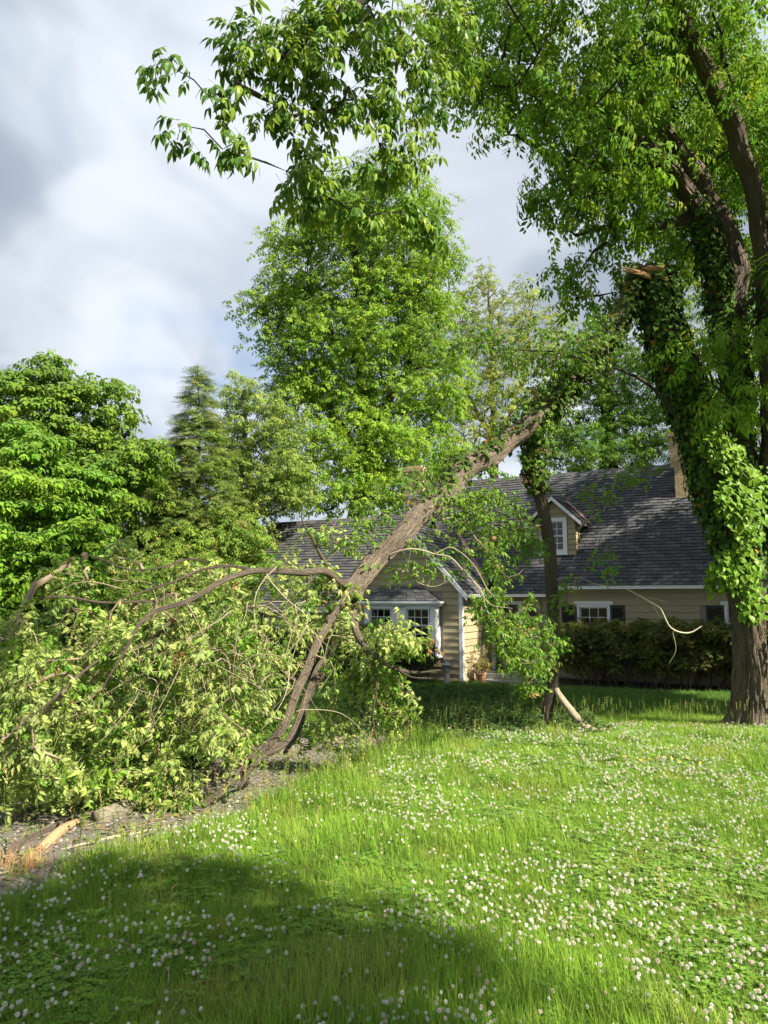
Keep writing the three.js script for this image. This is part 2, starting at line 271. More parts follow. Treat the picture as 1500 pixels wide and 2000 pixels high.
// ------------------------------------------------------------------ ground
const edgePts = [[-4.2, 1], [-3.0, -2], [-2.02, -4.29], [-1.58, -5.26], [-1.22, -6.1], [-0.8, -7.27], [-0.22, -8.35], [0.2, -9.4], [0.9, -11], [1.9, -14], [3.0, -18.5], [3.2, -19.8]];
function edgeX(z) { for (let i = 0; i < edgePts.length - 1; i++) { const [x0, z0] = edgePts[i], [x1, z1] = edgePts[i + 1]; if (z <= z0 && z >= z1) return lerp(x0, x1, (z - z0) / (z1 - z0)); } return z > 1 ? -4.2 : 3.2; }
const driveW = (z) => lerp(2.6, 1.5, sstep(-8, -14, z));
const onDrive = (x, z) => { const e = edgeX(z) + 0.09 * noise2(z * 1.7, 4) ; return z > -19.8 && x < e && x > e - driveW(z); };
{
  const N = 170, pos = [], uv = [], idx = [], ax = (i) => { const t = i / N * 2 - 1; return Math.sinh(t * 4.6) / Math.sinh(4.6) * 420; };
  for (let j = 0; j <= N; j++) for (let i = 0; i <= N; i++) { const x = ax(i), z = ax(j) - 8; pos.push(x, groundY(x, z), z); uv.push(x, z); }
  for (let j = 0; j < N; j++) for (let i = 0; i < N; i++) { const a = j * (N + 1) + i, b = a + N + 1; idx.push(a, b, a + 1, a + 1, b, b + 1); }
  const g = new THREE.BufferGeometry(); g.setAttribute('position', new THREE.Float32BufferAttribute(pos, 3)); g.setAttribute('uv', new THREE.Float32BufferAttribute(uv, 2)); g.setIndex(idx); g.computeVertexNormals();
  const soil = tex(512, 512, (u, v) => { const a = tile(u, v, 60, 60, 3), b = tile(u, v, 14, 14, 8), c = 0.5 + 0.5 * tile(u, v, 130, 130, 5); return mixc([0.20, 0.27, 0.09], [0.28, 0.26, 0.13], clamp(0.4 + 0.5 * a + 0.4 * b)).map((k) => k * (0.7 + 0.5 * c)); }, true);
  tag(part('ground', g, std([1, 1, 1], { map: rep(soil, 0.6, 0.6), bumpMap: rep(soil, 0.6, 0.6), bumpScale: 0.03, roughness: 1 }), scene), null, null, null, 'structure');
  const dp = [], du = [], di = []; let r = 0;
  for (let z = 1; z >= -19.7; z -= 0.2) { const e = edgeX(z), w = driveW(z); for (let k = 0; k <= 10; k++) { const x = e - w * k / 10 + (k === 0 || k === 10 ? 0.1 * noise2(z * 1.9, k) : 0); dp.push(x, groundY(x, z) + 0.014 + 0.012 * Math.sin(k / 10 * Math.PI), z); du.push(x, z); } r++; }
  for (let j = 0; j < r - 1; j++) for (let k = 0; k < 10; k++) { const a = j * 11 + k, b = a + 11; di.push(a, a + 1, b, a + 1, b + 1, b); }
  const dg = new THREE.BufferGeometry(); dg.setAttribute('position', new THREE.Float32BufferAttribute(dp, 3)); dg.setAttribute('uv', new THREE.Float32BufferAttribute(du, 2)); dg.setIndex(di); dg.computeVertexNormals();
  tag(part('path', dg, std([0.21, 0.19, 0.17], { map: rep(gravelTex, 1.1, 1.1), bumpMap: rep(gravelTex, 1.1, 1.1), bumpScale: 0.02, roughness: 0.95, side: THREE.DoubleSide }), scene), null, null, null, 'structure');
}
// ------------------------------------------------------------------ house: x along the front, y up, z out of the front
const HOUSE = thing('house', 'tan clapboard cape house with dark shingle roof, dormer and two chimneys', 'house', V(2.2815, -0.8218, -21));
HOUSE.rotation.y = -27 * Math.PI / 180;
const houseAt = (u, v, w) => HOUSE.localToWorld(V(u, v, w)); HOUSE.updateMatrixWorld(true);
{
  const sub = (name, geo, mat, parent, kind) => part(name, geo, mat, parent, kind);
  // --- clapboards on a wall facing +z (or turned): each course a wedge, cut at openings
  const boardMats = [M.siding, M.sidingB, M.sidingC];
  function clapboards(wall, u0, u1, v0, v1, w, holes, rake, exposure = 0.2, place) {
    let n = 0;
    for (let v = v0; v < v1 - 0.03; v += exposure) {
      const vt = Math.min(v + exposure + 0.012, v1);
      let a0 = u0, a1 = u1, b0 = u0, b1 = u1;
      if (rake) { [a0, a1] = rake(v); [b0, b1] = rake(vt); }
      if (a1 - a0 < 0.15) continue;
      let spans = [[a0, a1, b0, b1]];
      for (const h of holes) if (v + exposure * 0.5 > h[2] && v + exposure * 0.5 < h[3]) {
        const next = [];
        for (const s of spans) {
          if (h[1] <= s[0] || h[0] >= s[1]) { next.push(s); continue; }
          if (h[0] - s[0] > 0.05) next.push([s[0], h[0], s[2], h[0]]);
          if (s[1] - h[1] > 0.05) next.push([h[1], s[1], h[1], s[3]]);
        }
        spans = next;
      }
      for (const s of spans) {
        const pieces = [];                                              // long courses are butted from two boards
        if (s[1] - s[0] > 3.4) { const c = lerp(s[0], s[1], rr(0.3, 0.7)); pieces.push([s[0], c - 0.0015, s[2], c - 0.0015], [c + 0.0015, s[1], c + 0.0015, s[3]]); } else pieces.push(s);
        for (const q of pieces) {
          const t = 0.036 + rr(-0.003, 0.003), g = hexa([[q[0], v, w], [q[1], v, w], [q[3], vt, w], [q[2], vt, w]].map((p) => [p[0], p[1], p[2] - 0.0]), [[q[0], v, w + t], [q[1], v, w + t], [q[3], vt, w + 0.005], [q[2], vt, w + 0.005]]);
          if (place) g.applyMatrix4(place);
          sub('clapboard', g, boardMats[(n++ * 7 + Math.floor(v * 31)) % 3], wall);
        }
      }
    }
  }
  // --- shingles on a slope: origin at the eave corner, e along the eave, s up the slope, n out
  const shingleList = [];
  function shingles(roof, o, e, s, n, width, height, keep, exposure = 0.15, tab = 0.305) {
    const rows = Math.floor(height / exposure);
    for (let r = 0; r < rows; r++) {
      const off = (r % 2) * tab * 0.5 + rr(-0.03, 0.03);
      for (let x = -off; x < width; x += tab) {
        const x0 = Math.max(0, x + 0.009), x1 = Math.min(width, x + tab - 0.009); if (x1 - x0 < 0.04) continue;
        const c = o.clone().addScaledVector(e, (x0 + x1) / 2).addScaledVector(s, (r + 0.5) * exposure);
        if (keep && !keep(c)) continue;
        const th = 0.016 + rr(0, 0.009), lo = r * exposure + rr(-0.004, 0.004), hi = (r + 1) * exposure + 0.01;
        const at = (a, b, h) => o.clone().addScaledVector(e, a).addScaledVector(s, b).addScaledVector(n, h).toArray();
        shingleList.push({ roof, c, a: [at(x0, lo, 0.002), at(x1, lo, 0.002), at(x1, hi, 0.001), at(x0, hi, 0.001)], b: [at(x0, lo, th + 0.012), at(x1, lo, th + 0.012), at(x1, hi, th * 0.3 + 0.001), at(x0, hi, th * 0.3 + 0.001)], tone: Math.floor(rnd() * 4) });
      }
    }
  }
  function placeShingles() {
    for (const q of shingleList) { const p = houseAt(q.c.x, q.c.y, q.c.z); q.d = p.distanceTo(EYE) + (q.hid ? 50 : 0); }
    shingleList.sort((a, b) => a.d - b.d);
    const rest = new Map(); let n = 0;
    for (const q of shingleList) {
      const g = hexa(q.a, q.b);
      if (q.main && n < 300) { sub('shingle', g, shMats[q.tone], q.roof); n++; continue; }
      const k = shTones[q.tone], f = rr(0.9, 1.1); g.setAttribute('color', new THREE.Float32BufferAttribute(new Array(g.attributes.position.count).fill(0).flatMap(() => k.map((c) => c * f)), 3));
      if (!rest.has(q.roof)) rest.set(q.roof, []); rest.get(q.roof).push(g);
    }
    for (const [roof, gs] of rest) sub('shingles', mergeGeometries(gs), shMerged, roof, 'stuff');
  }
  // --- sash window facing +z: opening u0..u1, v0..v1 at plane w; grids = list of [v0, v1, cols, rows]
  function sash(parent, u0, u1, v0, v1, w, grids, casing, name = 'window') {
    const c = casing, root = sub(name, mergeGeometries([box(u0 - c, u0, v0 - c, v1 + c, w - 0.02, w + 0.055), box(u1, u1 + c, v0 - c, v1 + c, w - 0.02, w + 0.055), box(u0, u1, v1, v1 + c, w - 0.02, w + 0.052), box(u0, u1, v0 - c, v0, w - 0.02, w + 0.052)]), M.white, parent);
    sub('sill', box(u0 - c - 0.03, u1 + c + 0.03, v0 - c - 0.035, v0 - c, w - 0.01, w + 0.1), M.white, root);
    grids.forEach(([a, b, cols, rows], k) => {
      const wf = w - 0.02 - 0.03 * (k % 2), f = 0.035;
      sub('sash_frame', mergeGeometries([box(u0, u0 + f, a, b, wf - 0.03, wf), box(u1 - f, u1, a, b, wf - 0.03, wf), box(u0 + f, u1 - f, b - f, b, wf - 0.03, wf), box(u0 + f, u1 - f, a, a + f, wf - 0.03, wf)]), M.white, root);
      const pw = (u1 - u0 - 2 * f) / cols, ph = (b - a - 2 * f) / rows, bars = [];
      for (let i = 1; i < cols; i++) sub('muntin', box(u0 + f + i * pw - 0.009, u0 + f + i * pw + 0.009, a + f, b - f, wf - 0.024, wf - 0.004), M.white, root);
      for (let j = 1; j < rows; j++) sub('muntin', box(u0 + f, u1 - f, a + f + j * ph - 0.009, a + f + j * ph + 0.009, wf - 0.023, wf - 0.005), M.white, root);
      for (let i = 0; i < cols; i++) for (let j = 0; j < rows; j++) { const g = new THREE.PlaneGeometry(pw - 0.012, ph - 0.012); g.rotateY(rr(-0.006, 0.006)); g.rotateX(rr(-0.006, 0.006)); g.translate(u0 + f + (i + 0.5) * pw, a + f + (j + 0.5) * ph, wf - 0.014); sub('pane', g, M.glass, root); }
    });
    return root;
  }
  const gablePlane = (u) => 4.76 - 1.1 * Math.abs(u + 1.75), mainPlane = (w) => 0.52 - w, leftPlane = (w) => 1.47 - w;
  // --- gable wing, front wall
  const bayHole = [-3.02, -0.66, 0.75, 2.35];
  const front = sub('wall', slab([[-3.5, 0], [0, 0], [0, 2.66], [-1.75, 4.58], [-3.5, 2.66]], -0.12, 0, [bayHole]), M.wallIn, HOUSE);
  clapboards(front, -3.5, -0.09, 0.05, 4.58, 0.0, [[-3.1, -0.58, 0.72, 2.75]], (v) => { const h = Math.max(0, (4.60 - v) / 1.1); return [Math.max(-3.5, -1.75 - h), Math.min(-0.06, -1.75 + h)]; });
  // side wall (facing +x), w from -2.5 to 0: turned copy of a +z wall
  const turn = new THREE.Matrix4().makeRotationY(Math.PI / 2);           // local x -> -z
  const side = sub('wall', box(-0.12, 0, 0, 2.64, -2.5, -0.12), M.wallIn, HOUSE);
  clapboards(side, 0.06, 2.5, 0.05, 2.62, 0.0, [], null, 0.2, turn);
  sub('corner_board', mergeGeometries([box(-0.085, 0.03, 0, 2.6, 0.0, 0.032), box(0.0, 0.032, 0, 2.6, -0.075, 0.0)]), M.white, HOUSE);
  // --- bay window box
  {
    const bay = sub('bay_window', mergeGeometries([
      box(-3.02, -2.86, 0.78, 2.3, 0.0, 0.42), box(-0.84, -0.68, 0.78, 2.3, 0.0, 0.42), box(-2.1, -1.62, 0.78, 2.3, 0.3, 0.42), box(-2.86, -0.84, 0.78, 1.12, 0.3, 0.42), box(-2.86, -0.84, 2.16, 2.3, 0.3, 0.42), box(-2.86, -0.84, 0.78, 0.84, 0.0, 0.3)]), M.white, HOUSE);
    sub('sill', box(-3.08, -0.62, 0.72, 0.78, 0.0, 0.47), M.white, bay);
    sash(HOUSE, -2.84, -2.12, 1.14, 2.14, 0.4, [[1.64, 2.14, 3, 2], [1.14, 1.66, 3, 2]], 0.02);
    sash(HOUSE, -1.60, -0.88, 1.14, 2.14, 0.4, [[1.64, 2.14, 3, 2], [1.14, 1.66, 3, 2]], 0.02);
    const roof = sub('bay_roof', hexa([[-3.16, 2.36, 0.56], [-0.54, 2.36, 0.56], [-1.2, 2.78, 0.03], [-2.72, 2.78, 0.03]], [[-3.16, 2.32, 0.0], [-0.54, 2.32, 0.0], [-0.56, 2.36, 0.0], [-3.14, 2.36, 0.0]].map((p, i) => i < 2 ? p : [p[0] * 0 + (i === 2 ? -1.2 : -2.72), 2.74, 0.0])), M.deck, HOUSE);
    for (let r = 0; r < 5; r++) {
      const t0 = r / 5, t1 = (r + 1) / 5 + 0.02, L = (t, h) => [lerp(-3.16, -2.72, t), lerp(2.37, 2.79, t) + h, lerp(0.565, 0.035, t) + h], R = (t, h) => [lerp(-0.54, -1.2, t), lerp(2.37, 2.79, t) + h, lerp(0.565, 0.035, t) + h];
      for (let k = 0; k < 8; k++) {
        const mix = (t, s, h) => L(t, h).map((c, i) => lerp(c, R(t, h)[i], s)), a = k / 8 + 0.003, b = (k + 1) / 8 - 0.003;
        sub('shingle', hexa([mix(t0, a, 0), mix(t0, b, 0), mix(t1, b, 0), mix(t1, a, 0)], [mix(t0, a, 0.012), mix(t0, b, 0.012), mix(t1, b, 0.003), mix(t1, a, 0.003)]), shMats[(r * 3 + k * 5) % 4], roof);
      }
    }
    sub('cornice', mergeGeometries([box(-3.2, -0.5, 2.3, 2.36, 0.0, 0.59), box(-3.14, -0.56, 2.24, 2.3, 0.0, 0.5)]), M.white, HOUSE);
  }
  // --- gable wing roof
  const S2 = Math.hypot(1, 1.1), slopeN = V(1.1, 1, 0).normalize();
  const gr = sub('roof', mergeGeometries([
    hexa([[-1.75, 4.76, 0.2], [0.22, 2.593, 0.2], [0.22, 2.593, -2.07], [-1.75, 4.76, -4.24]], [[-1.75, 4.62, 0.2], [0.22, 2.453, 0.2], [0.22, 2.453, -2.0], [-1.75, 4.62, -4.2]]),
    hexa([[-1.75, 4.76, 0.2], [-3.72, 2.593, 0.2], [-3.72, 2.593, -4.2], [-1.75, 4.76, -4.24]], [[-1.75, 4.62, 0.2], [-3.72, 2.453, 0.2], [-3.72, 2.453, -4.2], [-1.75, 4.62, -4.2]])]), M.deck, HOUSE);
  shingles(gr, V(0.22, 2.593, 0.2), V(0, 0, -1), V(-1, 1.1, 0).normalize(), slopeN, 4.5, 1.97 * S2, (c) => c.z > 0.54 - c.y);
  for (const s of [1, -1]) sub('rake_board', hexa([[-1.75, 4.735, 0.205], [-1.75 + s * 1.98, 4.735 - 1.98 * 1.1, 0.205], [-1.75 + s * 1.98, 4.56 - 1.98 * 1.1, 0.205], [-1.75, 4.54, 0.205]], [[-1.75, 4.735, 0.24], [-1.75 + s * 1.98, 4.735 - 1.98 * 1.1, 0.24], [-1.75 + s * 1.98, 4.56 - 1.98 * 1.1, 0.24], [-1.75, 4.54, 0.24]]), M.white, HOUSE);
  sub('soffit', hexa([[-1.75, 4.56, 0.0], [0.2, 2.42, 0.0], [0.2, 2.40, 0.2], [-1.75, 4.54, 0.2]], [[-1.75, 4.60, 0.0], [0.2, 2.455, 0.0], [0.2, 2.44, 0.2], [-1.75, 4.60, 0.2]]), M.white, HOUSE);
  sub('gutter', box(0.2, 0.31, 2.47, 2.56, -2.05, 0.16), M.white, HOUSE);
  // --- valley flashing: where the wing slope meets the main slope
  { const a = V(0.02, 2.83, -2.28), b = V(-1.75, 4.79, -4.26), d = b.clone().sub(a).normalize(), q = (p, x, y) => [p.x + x, p.y + y, p.z]; sub('valley_flashing', hexa([q(a, -0.11, 0.145), q(a, 0.1, 0.03), q(b, 0.1, 0.03), q(b, -0.11, 0.145)], [q(a, -0.11, 0.125), q(a, 0.1, 0.01), q(b, 0.1, 0.01), q(b, -0.11, 0.125)]), M.copper, HOUSE); }
  // --- entry wall, door, main front wall
  const entry = sub('wall', slab([[0, 0], [1.95, 0], [1.95, 2.62], [0, 2.62]], -2.62, -2.5, [[0.18, 0.98, 0.2, 2.25]]), M.wallIn, HOUSE);
  clapboards(entry, 0.0, 1.86, 0.05, 2.5, -2.5, [[0.06, 1.1, 0, 2.37]]);
  sub('corner_board', box(1.86, 1.97, 0, 2.52, -2.5, -2.464), M.white, HOUSE);
  sub('door_frame', mergeGeometries([box(0.07, 0.18, 0.2, 2.36, -2.52, -2.455), box(0.98, 1.1, 0.2, 2.36, -2.52, -2.455), box(0.18, 0.98, 2.25, 2.36, -2.52, -2.456)]), M.white, HOUSE);
  { const d = sub('door', box(0.19, 0.97, 0.22, 2.24, -2.6, -2.56), std([0.016, 0.017, 0.018], { roughness: 0.35 }), HOUSE);
    for (const [a, b, c, e] of [[0.27, 0.54, 1.2, 2.1], [0.62, 0.89, 1.2, 2.1], [0.27, 0.54, 0.36, 1.05], [0.62, 0.89, 0.36, 1.05]]) sub('door_panel', box(a, b, c, e, -2.56, -2.552), M.shutter, d);
    const k = new THREE.SphereGeometry(0.03, 10, 8); k.translate(0.26, 1.15, -2.52); sub('handle', k, M.copper, d); }
  sub('porch_step', mergeGeometries([box(0.03, 1.9, -0.2, 0.18, -2.48, -1.3), box(0.3, 1.7, -0.2, 0.02, -1.3, -0.95)]), M.concrete, HOUSE);
  { const l = sub('wall_lantern', mergeGeometries([box(1.36, 1.5, 1.72, 2.02, -2.46, -2.34), box(1.33, 1.53, 2.02, 2.05, -2.47, -2.31), box(1.40, 1.46, 2.05, 2.12, -2.44, -2.38), box(1.39, 1.47, 1.55, 1.72, -2.45, -2.37)]), M.black, HOUSE); sub('downpipe', box(1.62, 1.68, 0.1, 2.5, -2.47, -2.41), M.sidingB, HOUSE); }
  const holesMain = [[2.86, 3.70, 0.95, 2.20], [6.95, 7.75, 0.95, 2.20]];
  const main = sub('wall', slab([[1.95, 0], [8.6, 0], [8.6, 2.78], [1.95, 2.78]], -2.74, -2.6, holesMain), M.wallIn, HOUSE);
  clapboards(main, 1.95, 8.6, 0.05, 2.66, -2.6, [[2.3, 4.12, 0.9, 2.34], [6.26, 8.3, 0.9, 2.34]]);
  for (const [a, b] of [[2.86, 3.70], [6.95, 7.75]]) {
    sash(HOUSE, a, b, 0.95, 2.18, -2.6, [[1.56, 2.18, 3, 2], [0.95, 1.58, 3, 2]], 0.07);
    sub('lintel', box(a - 0.16, b + 0.16, 2.255, 2.36, -2.6, -2.53), M.white, HOUSE);
    for (const [c, d] of [[a - 0.54, a - 0.09], [b + 0.09, b + 0.50]]) {
      const sh = sub('shutter', mergeGeometries([box(c, c + 0.06, 0.92, 2.24, -2.595, -2.555), box(d - 0.06, d, 0.92, 2.24, -2.595, -2.555), box(c + 0.06, d - 0.06, 2.16, 2.24, -2.595, -2.557), box(c + 0.06, d - 0.06, 0.92, 1.0, -2.595, -2.557), box(c + 0.06, d - 0.06, 1.54, 1.6, -2.595, -2.557)]), M.shutter, HOUSE), lv = [];
      for (let v = 1.01; v < 2.15; v += 0.045) if (Math.abs(v - 1.57) > 0.04) { const g = box(-(d - c) / 2 + 0.06, (d - c) / 2 - 0.06, -0.004, 0.004, -0.022, 0.022); g.rotateX(0.6); g.translate((c + d) / 2, v, -2.575); lv.push(g); }
      sub('louvres', mergeGeometries(lv), M.shutter, sh);
    }
  }
  sub('frieze_board', box(1.97, 8.6, 2.62, 2.78, -2.6, -2.52), M.sidingC, HOUSE);
  sub('gutter', mergeGeometries([box(1.99, 8.75, 2.72, 2.80, -2.29, -2.18), box(1.99, 8.75, 2.80, 2.815, -2.29, -2.165)]), M.white, HOUSE);
  sub('gutter', mergeGeometries([box(0.33, 1.98, 2.49, 2.565, -2.03, -1.93), box(0.33, 1.98, 2.565, 2.58, -2.03, -1.92)]), M.white, HOUSE);
  sub('soffit', box(1.97, 8.7, 2.735, 2.75, -2.6, -2.29), M.white, HOUSE); sub('soffit', box(0.0, 1.95, 2.50, 2.515, -2.5, -2.03), M.sidingB, HOUSE);
  // side and back walls close the house
  sub('wall', mergeGeometries([slab([[2.66, 0], [10.4, 0], [10.4, 2.76], [6.53, 6.85], [2.66, 2.76]], -0.1, 0).applyMatrix4(new THREE.Matrix4().makeRotationY(Math.PI / 2)).translate(8.6, 0, 0), box(-4.4, 8.6, 0, 2.78, -10.5, -10.4)]), M.sidingB, HOUSE);
  const lg = slab([[2.66, 0], [10.4, 0], [10.4, 2.76], [6.53, 6.85], [2.66, 2.76]], -0.1, 0).applyMatrix4(new THREE.Matrix4().makeRotationY(Math.PI / 2)).translate(-4.3, 0, 0); sub('wall', lg, M.siding, HOUSE);
  // --- main roof
  const mr = sub('roof', mergeGeometries([
    hexa([[1.95, 2.82, -2.3], [8.75, 2.82, -2.3], [8.75, 7.05, -6.53], [1.95, 7.05, -6.53]], [[1.95, 2.72, -2.36], [8.75, 2.72, -2.36], [8.75, 6.9, -6.53], [1.95, 6.9, -6.53]]),
    hexa([[0.2, 2.58, -2.06], [1.95, 2.58, -2.06], [1.95, 7.05, -6.53], [0.2, 7.05, -6.53]], [[0.2, 2.49, -2.13], [1.95, 2.49, -2.13], [1.95, 6.9, -6.53], [0.2, 6.9, -6.53]]),
    hexa([[-4.5, 3.0, -2.48], [0.2, 3.0, -2.48], [0.2, 7.05, -6.53], [-4.5, 7.05, -6.53]], [[-4.5, 2.9, -2.55], [0.2, 2.9, -2.55], [0.2, 6.9, -6.53], [-4.5, 6.9, -6.53]]),
    hexa([[-4.5, 2.6, -10.98], [8.75, 2.6, -10.98], [8.75, 7.05, -6.53], [-4.5, 7.05, -6.53]], [[-4.5, 2.5, -10.9], [8.75, 2.5, -10.9], [8.75, 6.9, -6.53], [-4.5, 6.9, -6.53]])]), M.deck, HOUSE);
  const up = V(0, 1, -1).normalize(), out = V(0, 1, 1).normalize();
  const keepMain = (c) => !(c.x < 0.3 && c.z > -4.3 && gablePlane(c.x) > c.y + 0.02) && !(c.x < -3.4 && leftPlane(c.z) > c.y && c.z > -4.1) && !(c.x > 1.32 && c.x < 2.62 && c.z > -4.4 && c.z < -3.3);
  shingles(mr, V(0.2, 2.58, -2.06), V(1, 0, 0), up, out, 1.75, 6.32, keepMain);
  shingles(mr, V(1.95, 2.82, -2.3), V(1, 0, 0), up, out, 6.8, 5.98, keepMain);
  shingles(mr, V(-4.5, 3.0, -2.48), V(1, 0, 0), up, out, 4.7, 5.72, keepMain);
  for (const q of shingleList) if (q.roof === mr) q.main = q.c.x > 1.9 && q.c.x < 7.3;
  for (let u = -4.5; u < 8.7; u += 0.31) sub('ridge_cap', hexa([[u, 7.06, -6.40], [u + 0.3, 7.06, -6.40], [u + 0.3, 7.095, -6.53], [u, 7.095, -6.53]].map((p, i) => [p[0], p[1] + (i < 2 ? -0.12 : 0), p[2]]), [[u, 6.93, -6.66], [u + 0.3, 6.93, -6.66], [u + 0.3, 7.08, -6.53], [u, 7.08, -6.53]]), shMats[Math.floor(rnd() * 4)], mr);
  // --- left wing
  const lr = sub('roof', mergeGeometries([hexa([[-9.8, 2.07, -0.6], [-2.6, 2.07, -0.6], [-2.6, 5.5, -4.03], [-9.8, 5.5, -4.03]], [[-9.8, 1.97, -0.67], [-2.6, 1.97, -0.67], [-2.6, 5.36, -4.03], [-9.8, 5.36, -4.03]]), hexa([[-9.8, 2.07, -7.46], [-2.6, 2.07, -7.46], [-2.6, 5.5, -4.03], [-9.8, 5.5, -4.03]], [[-9.8, 1.97, -7.39], [-2.6, 1.97, -7.39], [-2.6, 5.36, -4.03], [-9.8, 5.36, -4.03]])]), M.deck, HOUSE);
  shingles(lr, V(-9.8, 2.07, -0.6), V(1, 0, 0), up, out, 7.2, 4.85, (c) => !(c.x > -3.75 && gablePlane(c.x) > c.y + 0.02));
  for (let u = -9.8; u < -2.7; u += 0.31) sub('ridge_cap', hexa([[u, 5.39, -3.9], [u + 0.3, 5.39, -3.9], [u + 0.3, 5.545, -4.03], [u, 5.545, -4.03]], [[u, 5.38, -4.16], [u + 0.3, 5.38, -4.16], [u + 0.3, 5.53, -4.03], [u, 5.53, -4.03]]), shMats[Math.floor(rnd() * 4)], lr);
  const lw = sub('wall', mergeGeometries([box(-9.6, -3.5, 0, 2.0, -1.0, -0.9), box(-9.6, -9.5, 0, 2.0, -7.2, -1.0), slab([[0.95, 2.0], [7.1, 2.0], [4.03, 5.3]], -0.1, 0).applyMatrix4(new THREE.Matrix4().makeRotationY(Math.PI / 2)).translate(-9.5, 0, 0)]), M.siding, HOUSE);
  clapboards(lw, -9.6, -3.5, 0.05, 1.95, -0.9, [[-9.3, -6.4, 0, 1.8]]);
  sub('gutter', box(-9.85, -3.6, 1.98, 2.06, -0.6, -0.48), M.white, HOUSE);
  { const gd = sub('garage_door', box(-9.2, -6.5, 0.0, 1.7, -0.9, -0.86), M.white, HOUSE); for (let r = 0; r < 4; r++) for (let k = 0; k < 4; k++) sub('door_panel', box(-9.1 + k * 0.66, -8.5 + k * 0.66, 0.08 + r * 0.41, 0.41 + r * 0.41, -0.86, -0.845), M.white, gd); sub('door_frame', mergeGeometries([box(-9.3, -9.2, 0, 1.8, -0.9, -0.83), box(-6.5, -6.4, 0, 1.8, -0.9, -0.83), box(-9.2, -6.5, 1.7, 1.8, -0.9, -0.832)]), M.white, HOUSE); }
  // --- dormer
  {
    const dw = -3.3, d = sub('dormer', mergeGeometries([slab([[1.30, 3.75], [2.64, 3.75], [2.64, 4.95], [1.97, 5.6], [1.30, 4.95]], dw - 0.1, dw, [[1.66, 2.28, 3.99, 4.93]]), box(2.54, 2.64, 3.75, 4.95, -4.4, dw - 0.1), box(1.30, 1.40, 3.75, 4.95, -4.4, dw - 0.1)]), M.siding, HOUSE);
    clapboards(d, 1.30, 2.64, 3.84, 5.6, dw, [[1.52, 2.42, 3.84, 5.07]], (v) => { const h = Math.max(0, (5.62 - v) / 0.97); return [Math.max(1.30, 1.97 - h), Math.min(2.664, 1.97 + h)]; }, 0.17);
    for (let v = 3.84; v < 4.9; v += 0.17) { const w1 = 0.52 - v; if (w1 < dw - 0.05) { const g = hexa([[2.64, v, dw], [2.64, v, w1 - 0.05], [2.64, v + 0.18, w1 - 0.2], [2.64, v + 0.18, dw]], [[2.665, v, dw], [2.665, v, w1 - 0.05], [2.645, v + 0.18, w1 - 0.2], [2.645, v + 0.18, dw]]); sub('clapboard', g, boardMats[Math.floor(v * 31) % 3], d); } }
    sash(HOUSE, 1.66, 2.28, 3.99, 4.93, dw, [[4.45, 4.93, 3, 2], [3.99, 4.47, 3, 2]], 0.12);
    const dr = sub('roof', mergeGeometries([1, -1].map((s) => hexa([[1.97, 5.76, dw + 0.2], [1.97 + s * 0.92, 4.89, dw + 0.2], [1.97 + s * 0.92, 4.89, -4.45], [1.97, 5.76, -5.26]], [[1.97, 5.66, dw + 0.2], [1.97 + s * 0.92, 4.79, dw + 0.2], [1.97 + s * 0.92, 4.79, -4.4], [1.97, 5.66, -5.2]]))), M.deck, HOUSE);
    const sl = V(-0.92, 0.87, 0).normalize(); shingles(dr, V(2.89, 4.89, dw + 0.2), V(0, 0, -1), sl, V(0.87, 0.92, 0).normalize(), 2.2, 1.26, (c) => c.z > 0.5 - c.y, 0.14, 0.28);
    for (const s of [1, -1]) sub('rake_board', hexa([[1.97, 5.74, dw + 0.2], [1.97 + s * 0.93, 4.86, dw + 0.2], [1.97 + s * 0.93, 4.74, dw + 0.2], [1.97, 5.61, dw + 0.2]], [[1.97, 5.74, dw + 0.23], [1.97 + s * 0.93, 4.86, dw + 0.23], [1.97 + s * 0.93, 4.74, dw + 0.23], [1.97, 5.61, dw + 0.23]]), M.white, d);
    { const a = V(2.93, 4.87, -4.36), b = V(1.99, 5.79, -5.27), q = (p, x, y) => [p.x + x, p.y + y, p.z]; sub('valley_flashing', hexa([q(a, -0.06, 0.09), q(a, 0.09, 0.035), q(b, 0.09, 0.035), q(b, -0.06, 0.09)], [q(a, -0.06, 0.07), q(a, 0.09, 0.015), q(b, 0.09, 0.015), q(b, -0.06, 0.07)]), M.copper, HOUSE); }
  }
  // --- chimneys, brick by brick on the faces in view
  function chimney(u0, u1, v0, v1, w0, w1, cap) {
    const c = sub('chimney', box(u0 + 0.012, u1 - 0.012, v0, v1 - 0.05, w0 + 0.012, w1 - 0.012), M.mortar, HOUSE); let n = 0;
    for (let v = v0; v < v1 - 0.02; v += 0.085) {
      const o = n++ % 2 ? 0.1 : 0, vt = v + 0.075;
      const lay = (a, b, f) => { for (let x = a - o; x < b; x += 0.21) { const x0 = Math.max(a, x), x1 = Math.min(b, x + 0.2); if (x1 - x0 > 0.03) sub('brick', f(x0, x1), [M.brickPale, M.brickPaleB, M.brickPale][Math.floor(rnd() * 3)], c); } };
      if (0.52 - w1 < vt) lay(u0, u1, (a, b) => box(a, b, v, vt, w1 - 0.03, w1 + rr(-0.003, 0.003)));
      if (0.52 - (w0 + w1) / 2 < vt + 0.4) lay(w0, w1 - 0.035, (a, b) => box(u1 - 0.03, u1 + rr(-0.003, 0.003), v, vt, a, b));
    }
    if (cap) { sub('cap', mergeGeometries([box(u0 - 0.06, u1 + 0.06, v1 - 0.05, v1 + 0.06, w0 - 0.06, w1 + 0.06), box(u0 + 0.1, u1 - 0.1, v1 + 0.06, v1 + 0.2, w0 + 0.1, w1 - 0.1)]), M.brickPaleB, c); }
    return c;
  }
